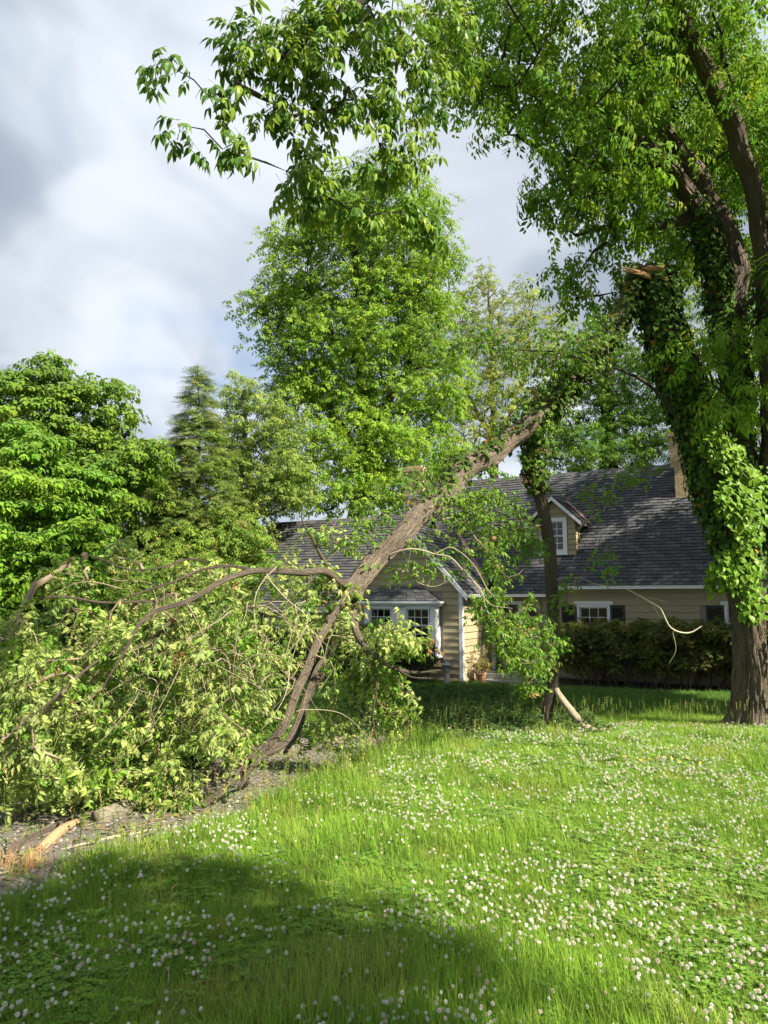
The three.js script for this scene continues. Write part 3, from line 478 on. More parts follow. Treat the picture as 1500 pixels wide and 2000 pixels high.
  chimney(-4.78, -3.92, 4.9, 7.62, -6.7, -6.1, true);
  sub('vent', box(-4.25, -4.05, 6.12, 6.4, -6.1, -6.06), M.brickRed, HOUSE);
  chimney(5.34, 5.98, 6.8, 8.1, -6.9, -6.42, true);
  const ch = chimney(5.56, 6.3, 5.45, 6.95, -6.6, -5.16, false);
  sub('shoulder', box(5.54, 6.32, 6.95, 7.0, -6.62, -5.14), M.brickPaleB, ch);
  sub('flashing', box(5.36, 5.55, 6.68, 6.9, -6.42, -6.38), M.brickRed, HOUSE);
  placeShingles();
}
// ------------------------------------------------------------------ trees
const UP = V(0, 1, 0);
const partW = (name, geo, mat, parent, kind) => { if (!geo) return null; geo.translate(-parent.position.x, -parent.position.y, -parent.position.z); return part(name, geo, mat, parent, kind); };
const inView = (p) => { const q = p.clone().project(camera); return Math.abs(q.x) < 1 && Math.abs(q.y) < 1 && q.z < 1; };
// leaf sprays over the upper, outer side of each clump
function tufts(centers, per, R, { flat = 0.65, cols, s = [0.8, 1.25], droop = 0.3, up = 0.8, axis = null } = {}) {
  const out = [];
  for (const c of centers) {
    const t = rnd(), n = Math.round(per * rr(0.7, 1.3)), rad = R * rr(0.75, 1.3), tone = mixc(cols[0], cols[1], t);
    for (let k = 0; k < n; k++) {
      const d = unit(); if (d.y < -0.2 && rnd() < 0.7) d.y *= -1;
      const p = c.clone().add(V(d.x, d.y * flat, d.z).multiplyScalar(rad * rr(0.45, 1)));
      const f = V(d.x + rr(-0.5, 0.5), -droop + rr(-0.35, 0.35), d.z + rr(-0.5, 0.5)), nn = V(d.x * 0.5 + rr(-0.45, 0.45), up + d.y * 0.4 + rr(-0.3, 0.3), d.z * 0.5 + rr(-0.45, 0.45));
      out.push({ p, f, n: nn, s: rr(s[0], s[1]), c: jit(rnd() < 0.05 && cols[2] ? cols[2] : tone, 0.22) });
    }
  }
  return out;
}
function makeTree({ name, label, category = 'tree', trunk, limbs = [], blobs, clumps, gap = 0.5, per = 14, R = 0.8, geo = G.spray, cols, bark = M.bark, tip = 0.014, opt = {}, edge = 0.33, twigMat, grow = {}, group }) {
  const tp = wobble(path(trunk, 0.3), 0.12), base = tp.pts[0].clone(); base.y = groundY(base.x, base.z) - 0.1;
  const t = thing(name, label, category, base, group);
  partW('trunk', tube(tp.pts, tp.rad, 12, { rough: 0.15, ridge: 0.01, seed: rr(0, 50), flare: 0.35 }), bark, t);
  const sk = new Skeleton(); sk.limb(tp.pts, 0.25);
  for (const l of limbs) { const lp = wobble(path(l, 0.3), 0.15); sk.limb(lp.pts); partW('limb', tube(lp.pts, lp.rad, 9, { rough: 0.12, ridge: 0.006, seed: rr(0, 50) }), bark, t); }
  const centers = fill(blobs, clumps, edge, gap); sk.grow(centers, { step: 0.5, wob: 0.1, lift: 0.5, ...grow });
  partW('branches', sk.twigs(tip, 0.42, 0.16, 4), twigMat ?? bark, t);
  const list = tufts(centers, per, R, { cols, ...opt }); if (opt.extra) opt.extra(list, centers);
  cloud('crown', geo, opt.mat ?? LM, list, t);
  return t;
}
makeTree({
  name: 'broadleaf_tree', label: 'tall bright green tree towering behind the left roof, its top against the clouds',
  trunk: [[690, 1160, 34, 0.55], [700, 1000, 34, 0.48], [715, 850, 34.2, 0.4], [705, 700, 34, 0.3], [700, 560, 34, 0.18], [690, 420, 34, 0.06]],
  limbs: [[[712, 900, 34, 0.28], [640, 800, 33.5, 0.2], [580, 720, 33, 0.1], [530, 620, 33, 0.05]], [[712, 850, 34, 0.25], [790, 730, 34, 0.18], [830, 620, 34, 0.08]], [[702, 720, 34, 0.2], [630, 620, 34, 0.12], [590, 520, 34, 0.05]], [[700, 900, 34, 0.2], [620, 900, 32, 0.1], [580, 930, 31, 0.05]]],
  blobs: [[640, 400, 75, 50, 34, 2], [740, 375, 90, 55, 34, 2], [815, 440, 70, 60, 34.5, 2], [700, 440, 110, 60, 33.5, 2.4], [585, 480, 60, 42, 34, 1.6], [850, 510, 38, 42, 34.5, 1.3], [525, 595, 46, 36, 33.5, 1.4], [535, 665, 40, 36, 33, 1.3], [545, 740, 45, 40, 32.5, 1.4], [640, 560, 125, 75, 34, 3], [770, 540, 115, 90, 34.5, 3], [570, 600, 85, 45, 33.5, 2], [690, 650, 150, 80, 33.5, 3], [575, 690, 75, 55, 33, 2], [820, 650, 75, 95, 35, 2.5], [650, 770, 120, 80, 33, 2.5], [770, 780, 90, 70, 34, 2.5], [660, 880, 120, 70, 32, 2.5], [760, 890, 90, 70, 33, 2.5], [620, 960, 110, 50, 31, 2], [740, 970, 120, 45, 31, 2], [850, 900, 60, 70, 34, 2], [860, 760, 50, 80, 35, 2]],
  clumps: 430, gap: 0.85, per: 46, R: 1.08, cols: [[0.14, 0.29, 0.026], [0.21, 0.39, 0.036], [0.26, 0.41, 0.04]], bark: M.barkDark, tip: 0.02, opt: { flat: 0.95, up: 0.55, droop: 0.4, s: [0.85, 1.45] },
});
makeTree({
  name: 'maple_tree', label: 'spreading dark green maple at the left edge, tallest of the left trees',
  trunk: [[90, 1200, 25, 0.35], [95, 1050, 25, 0.3], [105, 900, 25, 0.2], [110, 780, 25, 0.08]],
  limbs: [[[95, 980, 25, 0.18], [180, 900, 24.5, 0.12], [250, 850, 24, 0.05]], [[97, 950, 25, 0.18], [30, 850, 25, 0.1], [-20, 780, 25, 0.05]]],
  blobs: [[95, 735, 45, 28, 25, 1.2], [165, 765, 55, 26, 25, 1.2], [225, 820, 45, 24, 24.5, 1], [15, 745, 40, 28, 25, 1.2], [105, 790, 95, 35, 25, 1.6], [262, 880, 48, 24, 24, 0.9], [205, 775, 40, 18, 24.6, 0.8], [285, 930, 40, 26, 24, 0.9], [25, 770, 60, 40, 25, 1.5], [70, 840, 120, 55, 24.5, 2], [180, 850, 70, 50, 24.5, 1.8], [215, 910, 70, 50, 24, 1.6], [110, 930, 130, 60, 24, 2], [-60, 850, 90, 100, 25, 2], [230, 985, 60, 45, 23.5, 1.3], [120, 1020, 120, 60, 23.5, 1.8]],
  clumps: 190, gap: 0.62, per: 34, R: 0.74, edge: 0.45, geo: G.sprayBroad, cols: [[0.085, 0.20, 0.022], [0.155, 0.285, 0.03]], bark: M.barkDark, opt: { flat: 0.7, droop: 0.3, up: 0.8, s: [0.6, 1.05] },
});
makeTree({
  name: 'maple_tree', label: 'lower bushy fresh green maple in front of the tall one, at the left edge',
  trunk: [[40, 1260, 19, 0.2], [45, 1120, 19, 0.16], [60, 960, 19, 0.08]],
  blobs: [[55, 880, 70, 50, 19.5, 1], [40, 970, 110, 60, 19, 1.5], [150, 960, 70, 60, 20, 1.2], [110, 1060, 110, 55, 18.5, 1.4], [20, 1090, 80, 70, 18, 1.3], [130, 1140, 70, 40, 18.5, 1], [20, 1180, 60, 35, 17.5, 0.9]],
  clumps: 190, gap: 0.42, per: 24, R: 0.5, geo: G.sprayBroad, cols: [[0.10, 0.25, 0.022], [0.18, 0.35, 0.03]], bark: M.barkDark, opt: { flat: 0.5, droop: 0.3, up: 1.0, s: [0.55, 0.95] },
});
makeTree({
  name: 'slender_tree', label: 'pale loose-leaved tree between the conifer and the tall bright tree',
  trunk: [[500, 1160, 30, 0.2], [495, 1000, 30, 0.16], [480, 850, 30, 0.1], [475, 760, 30, 0.04]],
  blobs: [[480, 775, 45, 40, 30, 1], [450, 860, 38, 70, 30, 1], [535, 850, 55, 80, 29, 1.4], [480, 950, 60, 70, 29, 1.3], [560, 950, 60, 60, 28, 1.3], [470, 1030, 60, 45, 28, 1.2]],
  clumps: 190, gap: 0.45, per: 22, R: 0.6, cols: [[0.16, 0.28, 0.06], [0.25, 0.37, 0.085]], bark: M.barkDark, opt: { flat: 0.8, s: [0.7, 1.1] },
});
makeTree({
  name: 'airy_tree', label: 'thin yellow-green tree far behind the house, sky showing through it',
  trunk: [[960, 1100, 40, 0.3], [965, 900, 40, 0.24], [960, 720, 40, 0.14], [955, 560, 40, 0.04]],
  limbs: [[[965, 880, 40, 0.16], [1020, 740, 40, 0.1], [1040, 600, 40, 0.04]], [[963, 860, 40, 0.14], [900, 740, 40, 0.08], [890, 640, 40, 0.04]]],
  blobs: [[945, 570, 50, 45, 40, 1.6], [1010, 600, 45, 55, 40, 1.6], [900, 650, 45, 75, 40, 1.6], [970, 690, 65, 70, 39, 1.8], [1050, 690, 50, 70, 40, 1.8], [930, 790, 65, 75, 38, 2], [1020, 800, 65, 65, 38, 2], [900, 890, 60, 50, 37, 2], [1090, 640, 35, 35, 41, 1.3]],
  clumps: 200, gap: 0.65, per: 20, R: 0.8, cols: [[0.20, 0.31, 0.06], [0.29, 0.39, 0.09], [0.38, 0.40, 0.12]], bark: M.barkPale, opt: { flat: 0.85, s: [0.75, 1.2] }, tip: 0.018,
});
makeTree({
  name: 'ivy_clad_tree', label: 'dark green tree behind the main roof, its ivy-covered trunk upright above the ridge',
  trunk: [[1192, 1100, 33, 0.35], [1190, 900, 33, 0.34], [1188, 760, 33, 0.28], [1195, 640, 33, 0.12]],
  blobs: [[1190, 700, 70, 60, 33, 1.8], [1185, 790, 60, 60, 33, 1.2], [1130, 850, 60, 50, 32, 1.6], [1250, 850, 75, 55, 32, 1.8], [1190, 890, 110, 45, 31, 1.6], [1075, 870, 50, 50, 32, 1.5], [1270, 760, 50, 60, 34, 1.5], [1080, 780, 30, 50, 34, 1]],
  clumps: 210, gap: 0.5, per: 24, R: 0.7, cols: [[0.08, 0.20, 0.026], [0.14, 0.29, 0.032]], bark: M.barkDark, opt: { flat: 0.7, s: [0.7, 1.1] },
});
makeTree({
  name: 'broadleaf_tree', label: 'sunlit yellow-green tree seen between the right-hand trunks',
  trunk: [[1470, 1150, 30, 0.3], [1465, 900, 30, 0.25], [1460, 650, 30, 0.1]],
  blobs: [[1440, 600, 45, 70, 30, 1.6], [1470, 720, 50, 80, 30, 1.8], [1400, 740, 60, 90, 31, 1.8], [1340, 700, 60, 90, 32, 1.8], [1480, 860, 60, 80, 29, 1.8], [1380, 880, 70, 60, 29, 1.8], [1355, 600, 60, 60, 31, 1.8], [1440, 530, 50, 50, 30, 1.5], [1560, 750, 80, 200, 30, 2], [1440, 960, 90, 40, 29, 1.8], [1330, 840, 50, 60, 32, 1.6]],
  clumps: 210, gap: 0.6, per: 18, R: 0.75, cols: [[0.14, 0.28, 0.026], [0.24, 0.38, 0.036], [0.34, 0.38, 0.06]], bark: M.barkDark, opt: { flat: 0.7, s: [0.8, 1.2] },
});
makeTree({
  name: 'bushy_tree', label: 'mixed bushy green tree filling the gap between left maple and conifer',
  trunk: [[255, 1180, 29, 0.2], [258, 1050, 29, 0.16], [262, 890, 29, 0.05]],
  blobs: [[265, 900, 45, 40, 29, 1], [240, 970, 60, 60, 29, 1.4], [310, 960, 50, 60, 30, 1.4], [280, 1050, 80, 60, 28, 1.5], [220, 1100, 80, 50, 27, 1.4], [360, 1080, 90, 55, 25, 1.2], [470, 1060, 60, 50, 25.5, 1.2], [440, 1130, 70, 40, 25, 1]],
  clumps: 220, gap: 0.45, per: 24, R: 0.6, cols: [[0.12, 0.25, 0.035], [0.20, 0.34, 0.05], [0.28, 0.3, 0.1]], bark: M.barkDark, opt: { flat: 0.75, s: [0.75, 1.15] },
});
// hemlock: drooping flat sprays on radial branches
{
  const base = P(392, 1170, 27); base.y = groundY(base.x, base.z) - 0.1; const top = P(386, 712, 27);
  const t = thing('conifer', 'pointed grey-green hemlock left of the tall bright tree', 'conifer', base), H = top.y - base.y;
  const tp = wobble(path([[base, 0.22], [base.clone().lerp(top, 0.5), 0.12], [top, 0.015]], 0.3), 0.05);
  partW('trunk', tube(tp.pts, tp.rad, 9), M.barkDark, t);
  const list = [], br = [];
  for (let h = 0.1; h < 0.995; h += 0.0065) {
    const q = h * (tp.pts.length - 1), c = tp.pts[Math.floor(q)].clone().lerp(tp.pts[Math.min(tp.pts.length - 1, Math.floor(q) + 1)], q % 1), R = (0.08 + 3.5 * Math.pow(1 - h, 0.92)) * rr(0.75, 1.12), n = Math.round(lerp(6, 3, h));
    for (let k = 0; k < n; k++) {
      const a = rr(0, 6.283), dir = V(Math.cos(a), 0, Math.sin(a)), e = c.clone().addScaledVector(dir, R).add(V(0, R * (h > 0.85 ? 0.25 : -0.12), 0)), m = c.clone().lerp(e, 0.55).add(V(0, R * 0.14, 0));
      if (R > 0.5) br.push(tube([c, m, e], [0.02, 0.013, 0.005], 4, { cap: false }));
      const tone = mixc([0.17, 0.26, 0.05], [0.29, 0.37, 0.09], rnd()), ns = Math.ceil(R * 13);
      for (let i = 0; i < ns; i++) { const u = lerp(0.2, 1, Math.sqrt(rnd())), p = c.clone().lerp(m, Math.min(1, u * 1.6)).lerp(e, clamp((u - 0.4) * 1.66)); list.push({ p: p.add(V(rr(-0.12, 0.12), rr(-0.08, 0.08), rr(-0.12, 0.12))), f: dir.clone().add(V(rr(-0.8, 0.8), rr(-0.55, 0.15), rr(-0.8, 0.8))), n: V(rr(-0.3, 0.3), 1, rr(-0.3, 0.3)), s: rr(1.0, 1.8), c: jit(rnd() < 0.06 ? [0.16, 0.12, 0.07] : tone, 0.25) }); }
    }
  }
  partW('branches', mergeGeometries(br), M.twigDark, t);
  cloud('needles', G.needle, leafMat([1, 1, 1], 0.25), list, t);
  const vine = fill([[420, 900, 35, 60, 25.4, 0.5], [340, 980, 40, 45, 25, 0.5], [430, 1010, 50, 40, 25, 0.6], [350, 1080, 70, 30, 24.5, 0.8]], 46, 0.5);
  cloud('vine', G.spray, LM, tufts(vine, 12, 0.42, { cols: [[0.10, 0.20, 0.03], [0.17, 0.27, 0.04]], s: [0.6, 0.95] }), t);
}

const gapRay = [[houseAt(0, 1.0, -0.9), 1.15], [houseAt(0, 1.6, -0.4), 0.9], [houseAt(2.64, 4.4, -3.6), 0.9], [houseAt(5.9, 6.2, -5.1), 1.1], [P(1470, 1330, 11.5), 1.2], [P(1460, 1400, 11.4), 1.1], [P(1480, 1240, 11.5), 0.8], [P(1450, 1000, 11.1), 0.9], [P(1460, 1100, 11.1), 0.9], [P(1440, 900, 11.1), 0.7]];
const openGaps = (list, more = 0) => list.filter((c) => !gapRay.some(([o, r]) => { const d = c.clone().sub(o), t = d.dot(SUN); return t > 0.5 && d.addScaledVector(SUN, -t).length() < r + more; }));
// ------------------------------------------------------------------ tree beyond the right edge that shades house and far lawn
{
  const X = V(14.5, 0, -17.5); X.y = groundY(X.x, X.z) - 0.1; const T = thing('shade_tree', 'leafy tree just beyond the right edge, its shadow dappling the house roof', 'tree', X);
  const tp = wobble(path([[X.clone(), 0.45], [V(14.4, 4, -17.6), 0.36], [V(14.2, 8, -17.6), 0.28], [V(14, 12, -17.4), 0.16], [V(14, 16, -17.5), 0.05]], 0.3), 0.12);
  partW('trunk', tube(tp.pts, tp.rad, 14, { rough: 0.15, ridge: 0.015, seed: 3, flare: 0.35 }), M.bark, T);
  const sk = new Skeleton(); sk.limb(tp.pts, 0.3); const c = []; for (let i = 0; i < 2500 && c.length < 330; i++) { const d = unit().multiplyScalar(Math.pow(rnd(), 0.4)), q = V(14 + d.x * 4.6, 9.6 + d.y * 6.2, -17.6 + d.z * 4.6); if (q.x / -q.z < 0.62 && q.y > 0) { if (q.x / -q.z < 0.57) continue; } if (c.some((o) => o.distanceToSquared(q) < 0.36)) continue; c.push(q); }
  const cc = openGaps(c); sk.grow(cc, { step: 0.5, wob: 0.1, lift: 0.4 });
  partW('branches', sk.twigs(0.012, 0.44, 0.12, 4), M.barkDark, T);
  cloud('crown', G.spray, LM, tufts(cc, 16, 0.62, { cols: [[0.06, 0.16, 0.016], [0.10, 0.22, 0.02]], s: [1.1, 1.7], droop: 0.4 }), T);
}
// ------------------------------------------------------------------ the broken tree at the right
const TREE = thing('broken_tree', 'huge ivy-wrapped tree at the right edge with a torn-off limb stub', 'tree', V(5.65, -0.5, -11.7));
const crownSk = new Skeleton(), ivyList = [], creeperList = [];
function ivyOn(p, from, to, dens, { off = 0.05, cols = [[0.04, 0.09, 0.016], [0.09, 0.17, 0.026]], s = [0.6, 1.15], side = null, out = ivyList } = {}) {
  let L = 0; for (let i = 1; i < p.pts.length; i++) {
    const seg = p.pts[i].distanceTo(p.pts[i - 1]), u = i / p.pts.length; L += seg; if (u < from || u > to) continue;
    const ax = p.pts[i].clone().sub(p.pts[i - 1]).normalize(), fade = Math.min(1, (u - from) * 8 + 0.15, (to - u) * 10 + 0.15), n = seg * p.rad[i] * 6.28 * dens * fade;
    for (let k = 0; k < n || (k === Math.floor(n) && rnd() < n % 1); k++) {
      const d = unit(); d.addScaledVector(ax, -d.dot(ax)).normalize(); if (side && d.dot(side) < rr(-0.5, 0.6)) continue;
      const q = p.pts[i].clone().addScaledVector(ax, rr(-0.5, 0.5) * seg).addScaledVector(d, p.rad[i] + Math.pow(rnd(), 1.8) * off + 0.012);
      out.push({ p: q, f: V(rr(-0.6, 0.6), -1, rr(-0.6, 0.6)).addScaledVector(d, 0.5), n: d.clone().add(V(rr(-0.5, 0.5), rr(0, 0.9), rr(-0.5, 0.5))), s: rr(s[0], s[1]), c: jit(rnd() < 0.03 ? [0.26, 0.18, 0.03] : mixc(cols[0], cols[1], rnd()), 0.3) });
    }
  }
}
const stem = (ctrl, name, o = {}) => { const p = wobble(path(ctrl, 0.06), o.wob ?? 0.04); partW(name, tube(p.pts, p.rad, o.sides ?? 40, { rough: 0.16, ridge: o.ridge ?? 0.03, seed: rr(0, 60), flare: o.flare, freq: o.freq ?? 1 }), o.mat ?? M.bark, TREE); return p; };
const trunkP = stem([[1454, 1436, 11.65, 0.2871], [1462, 1380, 11.65, 0.2479], [1466, 1310, 11.65, 0.2349], [1462, 1230, 11.65, 0.2306], [1452, 1150, 11.65, 0.2436], [1436, 1060, 11.6, 0.2697], [1416, 990, 11.6, 0.2784], [1395, 930, 11.55, 0.2784]], 'trunk', { sides: 96, flare: 0.42, wob: 0.02, freq: 1.2 });
const stubP = stem([[1412, 990, 11.6, 0.32], [1384, 900, 11.55, 0.29], [1350, 800, 11.5, 0.27], [1310, 700, 11.45, 0.27], [1290, 610, 11.4, 0.25], [1278, 545, 11.4, 0.24], [1272, 520, 11.4, 0.19]], 'stub_limb');
const s1 = stem([[1430, 1010, 11.8, 0.1800], [1448, 900, 12, 0.1755], [1432, 720, 12, 0.1665], [1402, 570, 12, 0.1530], [1370, 430, 11.9, 0.1395], [1320, 340, 11.6, 0.1260], [1262, 290, 11.2, 0.1260], [1190, 235, 10.8, 0.1035], [1110, 205, 10.5, 0.0765], [1010, 160, 10.2, 0.0495], [930, 145, 10, 0.0270]], 'limb');
const s2 = stem([[1412, 640, 12, 0.17], [1440, 530, 12, 0.17], [1408, 430, 12.1, 0.16], [1350, 330, 12, 0.14], [1290, 240, 11.8, 0.11], [1215, 130, 11.5, 0.08], [1160, 20, 11.2, 0.05]], 'limb');
const s3 = stem([[1468, 1180, 11.9, 0.1480], [1498, 1040, 11.95, 0.1480], [1502, 880, 11.9, 0.1443], [1500, 700, 11.7, 0.1332], [1495, 560, 11.4, 0.1221], [1480, 420, 11, 0.1147], [1446, 290, 10.6, 0.1221], [1392, 160, 10.2, 0.1036], [1330, 30, 9.9, 0.0888], [1290, -80, 9.7, 0.0740], [1200, -260, 9.5, 0.0370]], 'limb');
const s4 = stem([[1490, 560, 11.4, 0.14], [1530, 400, 11, 0.13], [1580, 220, 10.8, 0.1], [1640, 0, 10.5, 0.05]], 'limb');
const s5 = stem([[1300, 320, 11.5, 0.09], [1210, 330, 11.2, 0.07], [1120, 320, 11, 0.055], [1010, 260, 10.8, 0.03]], 'limb', { sides: 14 });
const s6 = stem([[1360, 420, 11.9, 0.09], [1290, 440, 11.9, 0.07], [1200, 440, 11.8, 0.045], [1120, 460, 11.8, 0.025]], 'limb', { sides: 14 });
const s7 = stem([[1500, 600, 11.5, 0.12], [1700, 450, 12.5, 0.1], [1850, 300, 13, 0.05]], 'limb', { sides: 14 });
const s8 = stem([[1420, 720, 12, 0.15], [1440, 620, 13.5, 0.13], [1420, 520, 15, 0.1], [1360, 430, 16.5, 0.05]], 'limb', { sides: 14 });
const s9 = stem([[1352, 850, 11.5, 0.04], [1300, 790, 11.3, 0.032], [1250, 740, 11.1, 0.024], [1190, 715, 10.9, 0.015]], 'limb', { sides: 8, mat: M.barkDark });
for (const s of [s1, s2, s3, s4, s5, s6, s7, s8]) crownSk.limb(s.pts, 0.4);
{ // torn wood where the limb broke away
  const o = [], c = P(1258, 530, 11.12);
  for (let i = 0; i < 46; i++) { const a = rr(0, 6.283), r = Math.sqrt(rnd()) * 0.21, h = rr(0.10, 0.42) * (1.2 - r * 2.6), b = c.clone().add(V(Math.cos(a) * r + 0.12, Math.sin(a) * r * 0.45 - 0.02, Math.sin(a * 2) * r * 0.5 - 0.05)), e = b.clone().add(V(-0.28 * h / 0.3 + rr(-0.08, 0.08), h * 0.35 - 0.02, rr(-0.04, 0.06))); o.push(tube([b, b.clone().lerp(e, 0.6), e], [0.022, 0.016, 0.003], 5)); }
  partW('torn_wood', mergeGeometries(o), M.wood, TREE);
}
const crownC = openGaps(fill([[925, 110, 75, 110, 10, 1.6], [1010, 190, 80, 90, 10.2, 1.8], [1050, 90, 120, 100, 10.4, 2], [1110, 240, 110, 90, 10.6, 2], [1085, 390, 55, 70, 11.4, 0.9], [1140, 370, 80, 80, 11.3, 1.5], [1230, 150, 130, 140, 10.8, 2.4], [1240, 350, 110, 90, 11.6, 2], [1200, 480, 85, 55, 12, 1.4], [1120, 560, 45, 45, 12.2, 0.7], [1180, 600, 60, 40, 12.3, 0.8], [1380, 120, 130, 130, 11.5, 1.6], [1390, 330, 90, 110, 13.5, 2], [1460, 250, 60, 150, 12.5, 1.2], [1440, 120, 70, 70, 10, 0.8, 0.6], [1300, 60, 90, 50, 10, 0.8, 0.7], [1330, 440, 70, 60, 14, 1.6], [1470, 480, 40, 70, 13.5, 1.4], [1330, 520, 90, 60, 14.5, 1.4], [1425, 600, 50, 60, 14, 1], [1290, 560, 50, 50, 13.5, 0.7, 0.7], [1460, 680, 45, 40, 10.2, 0.4], [1395, 700, 40, 30, 10.6, 0.3], [1440, 800, 60, 35, 10.4, 0.4], [1340, 690, 40, 30, 11, 0.3, 0.7], [1330, 0, 180, 60, 9.5, 1.6], [1000, -60, 160, 100, 9.8, 2],
  [1650, 250, 150, 220, 11.5, 2.4], [1300, -260, 420, 170, 10.5, 2.6], [1820, 350, 160, 160, 13, 2.4], [1450, 300, 160, 170, 16, 2.2], [1250, 250, 120, 140, 15.5, 2], [1650, 500, 120, 120, 15, 2]], 1060, 0.5, 0.22));
for (let i = 0; i < 2500 && crownC.length < 1180; i++) { const h = rr(4.6, 8.5), q = V(rr(-0.3, 6.2), -0.4, rr(-19, -11.9)).addScaledVector(SUN, h / SUN.y); if (q.z < -4 && 750 + q.x / -q.z * FP < 1600) continue; if (q.distanceTo(TREE.position) > 13 || crownC.some((o) => o.distanceToSquared(q) < 0.16)) continue; if (openGaps([q]).length) crownC.push(q); }
const shadeC = []; for (let i = 0; i < 12000 && shadeC.length < 430; i++) { const h = rr(4.6, 9), q = V(rr(-0.3, 6.6), -0.4, rr(-19, -12.0)).addScaledVector(SUN, h / SUN.y); if (q.z < -4 && 750 + q.x / -q.z * FP < 1640) continue; if (q.distanceTo(TREE.position) > 14 || shadeC.some((o) => o.distanceToSquared(q) < 0.2)) continue; if (openGaps([q], 0.55).length) shadeC.push(q); }
crownSk.grow(crownC, { step: 0.3, wob: 0.12, lift: 0.3, sag: 0.04 });
partW('branches', crownSk.twigs(0.008, 0.44, 0.07, 5), M.barkDark, TREE);
cloud('crown', G.sprayFine, LM, tufts(crownC, 9, 0.47, { flat: 0.75, droop: 0.75, up: 0.6, cols: [[0.105, 0.25, 0.02], [0.18, 0.35, 0.028], [0.27, 0.39, 0.035]], s: [0.7, 1.1] }), TREE);
cloud('crown', G.spray, LM, tufts(shadeC, 13, 0.6, { flat: 0.5, droop: 0.3, up: 1, cols: [[0.08, 0.205, 0.016], [0.14, 0.29, 0.022]], s: [1.4, 2.1] }), TREE);
ivyOn(trunkP, 0.56, 1.0, 900, { off: 0.16 });
ivyOn(stubP, 0, 0.97, 820, { off: 0.13 });
ivyOn(s1, 0.05, 0.45, 700, { off: 0.14 });
ivyOn(s3, 0.05, 0.16, 600, { off: 0.1 }); ivyOn(s3, 0.3, 0.42, 500, { off: 0.08 });
cloud('ivy', G.ivy, leafMat([1, 1, 1], 0.25), ivyList, TREE);
// bright creeper over the trunk, its leaves large enough to tell apart
{
  const cr = fill([[1460, 1010, 45, 60, 11.0, 0.18], [1440, 1110, 50, 50, 11.1, 0.15], [1480, 940, 40, 40, 11.1, 0.15], [1420, 890, 40, 40, 11.1, 0.15], [1470, 1180, 35, 40, 11.2, 0.12], [1430, 980, 40, 50, 11.0, 0.15], [1395, 1130, 22, 35, 11.3, 0.1], [1512, 1350, 10, 30, 11.4, 0.05, 0.4], [1512, 1280, 10, 50, 11.4, 0.05, 0.4], [1380, 860, 40, 30, 11.2, 0.12]], 1150, 0.4);
  for (const p of cr) creeperList.push({ p, f: V(rr(-0.6, 0.6), -1 + rr(-0.2, 0.6), 0.5 + rr(-0.4, 0.4)), n: V(rr(-0.5, 0.7), 0.8 + rr(-0.3, 0.3), 0.8), s: rr(0.45, 0.95), c: jit(mixc([0.10, 0.24, 0.02], [0.19, 0.37, 0.032], rnd()), 0.15) });
}
// a thing's leaves: the nearest 300 in view as parts, the rest as one
function leaves(entries, geo, parent, mat, restName = 'foliage', most = 300) {
  const cols = entries.map((e) => e.c), key = (e) => (inView(e.p) ? 0 : 100) + e.p.distanceTo(EYE) / e.s; entries.sort((a, b) => key(a) - key(b));
  const pal = []; for (let i = 0; i < 8; i++) { const m = mat.clone(); m.color.multiply(new THREE.Color().setRGB(...cols[Math.floor((i + 0.5) / 8 * Math.min(cols.length, most))])); m.userData.c = cols[Math.floor((i + 0.5) / 8 * Math.min(cols.length, most))]; pal.push(m); }
  const m4 = new THREE.Matrix4();
  entries.slice(0, most).forEach((e) => { let b = 0, bd = 9; pal.forEach((p, i) => { const d = Math.abs(p.userData.c[0] - e.c[0]) + Math.abs(p.userData.c[1] - e.c[1]); if (d < bd) { bd = d; b = i; } }); const l = part('leaf', geo, pal[b], parent); frame(m4, e, parent.position); l.matrix.copy(m4); l.matrix.decompose(l.position, l.quaternion, l.scale); });
  if (entries.length > most) cloud(restName, geo, mat, entries.slice(most), parent);
}
leaves(creeperList, G.creeper, TREE, LMgloss, 'creeper');

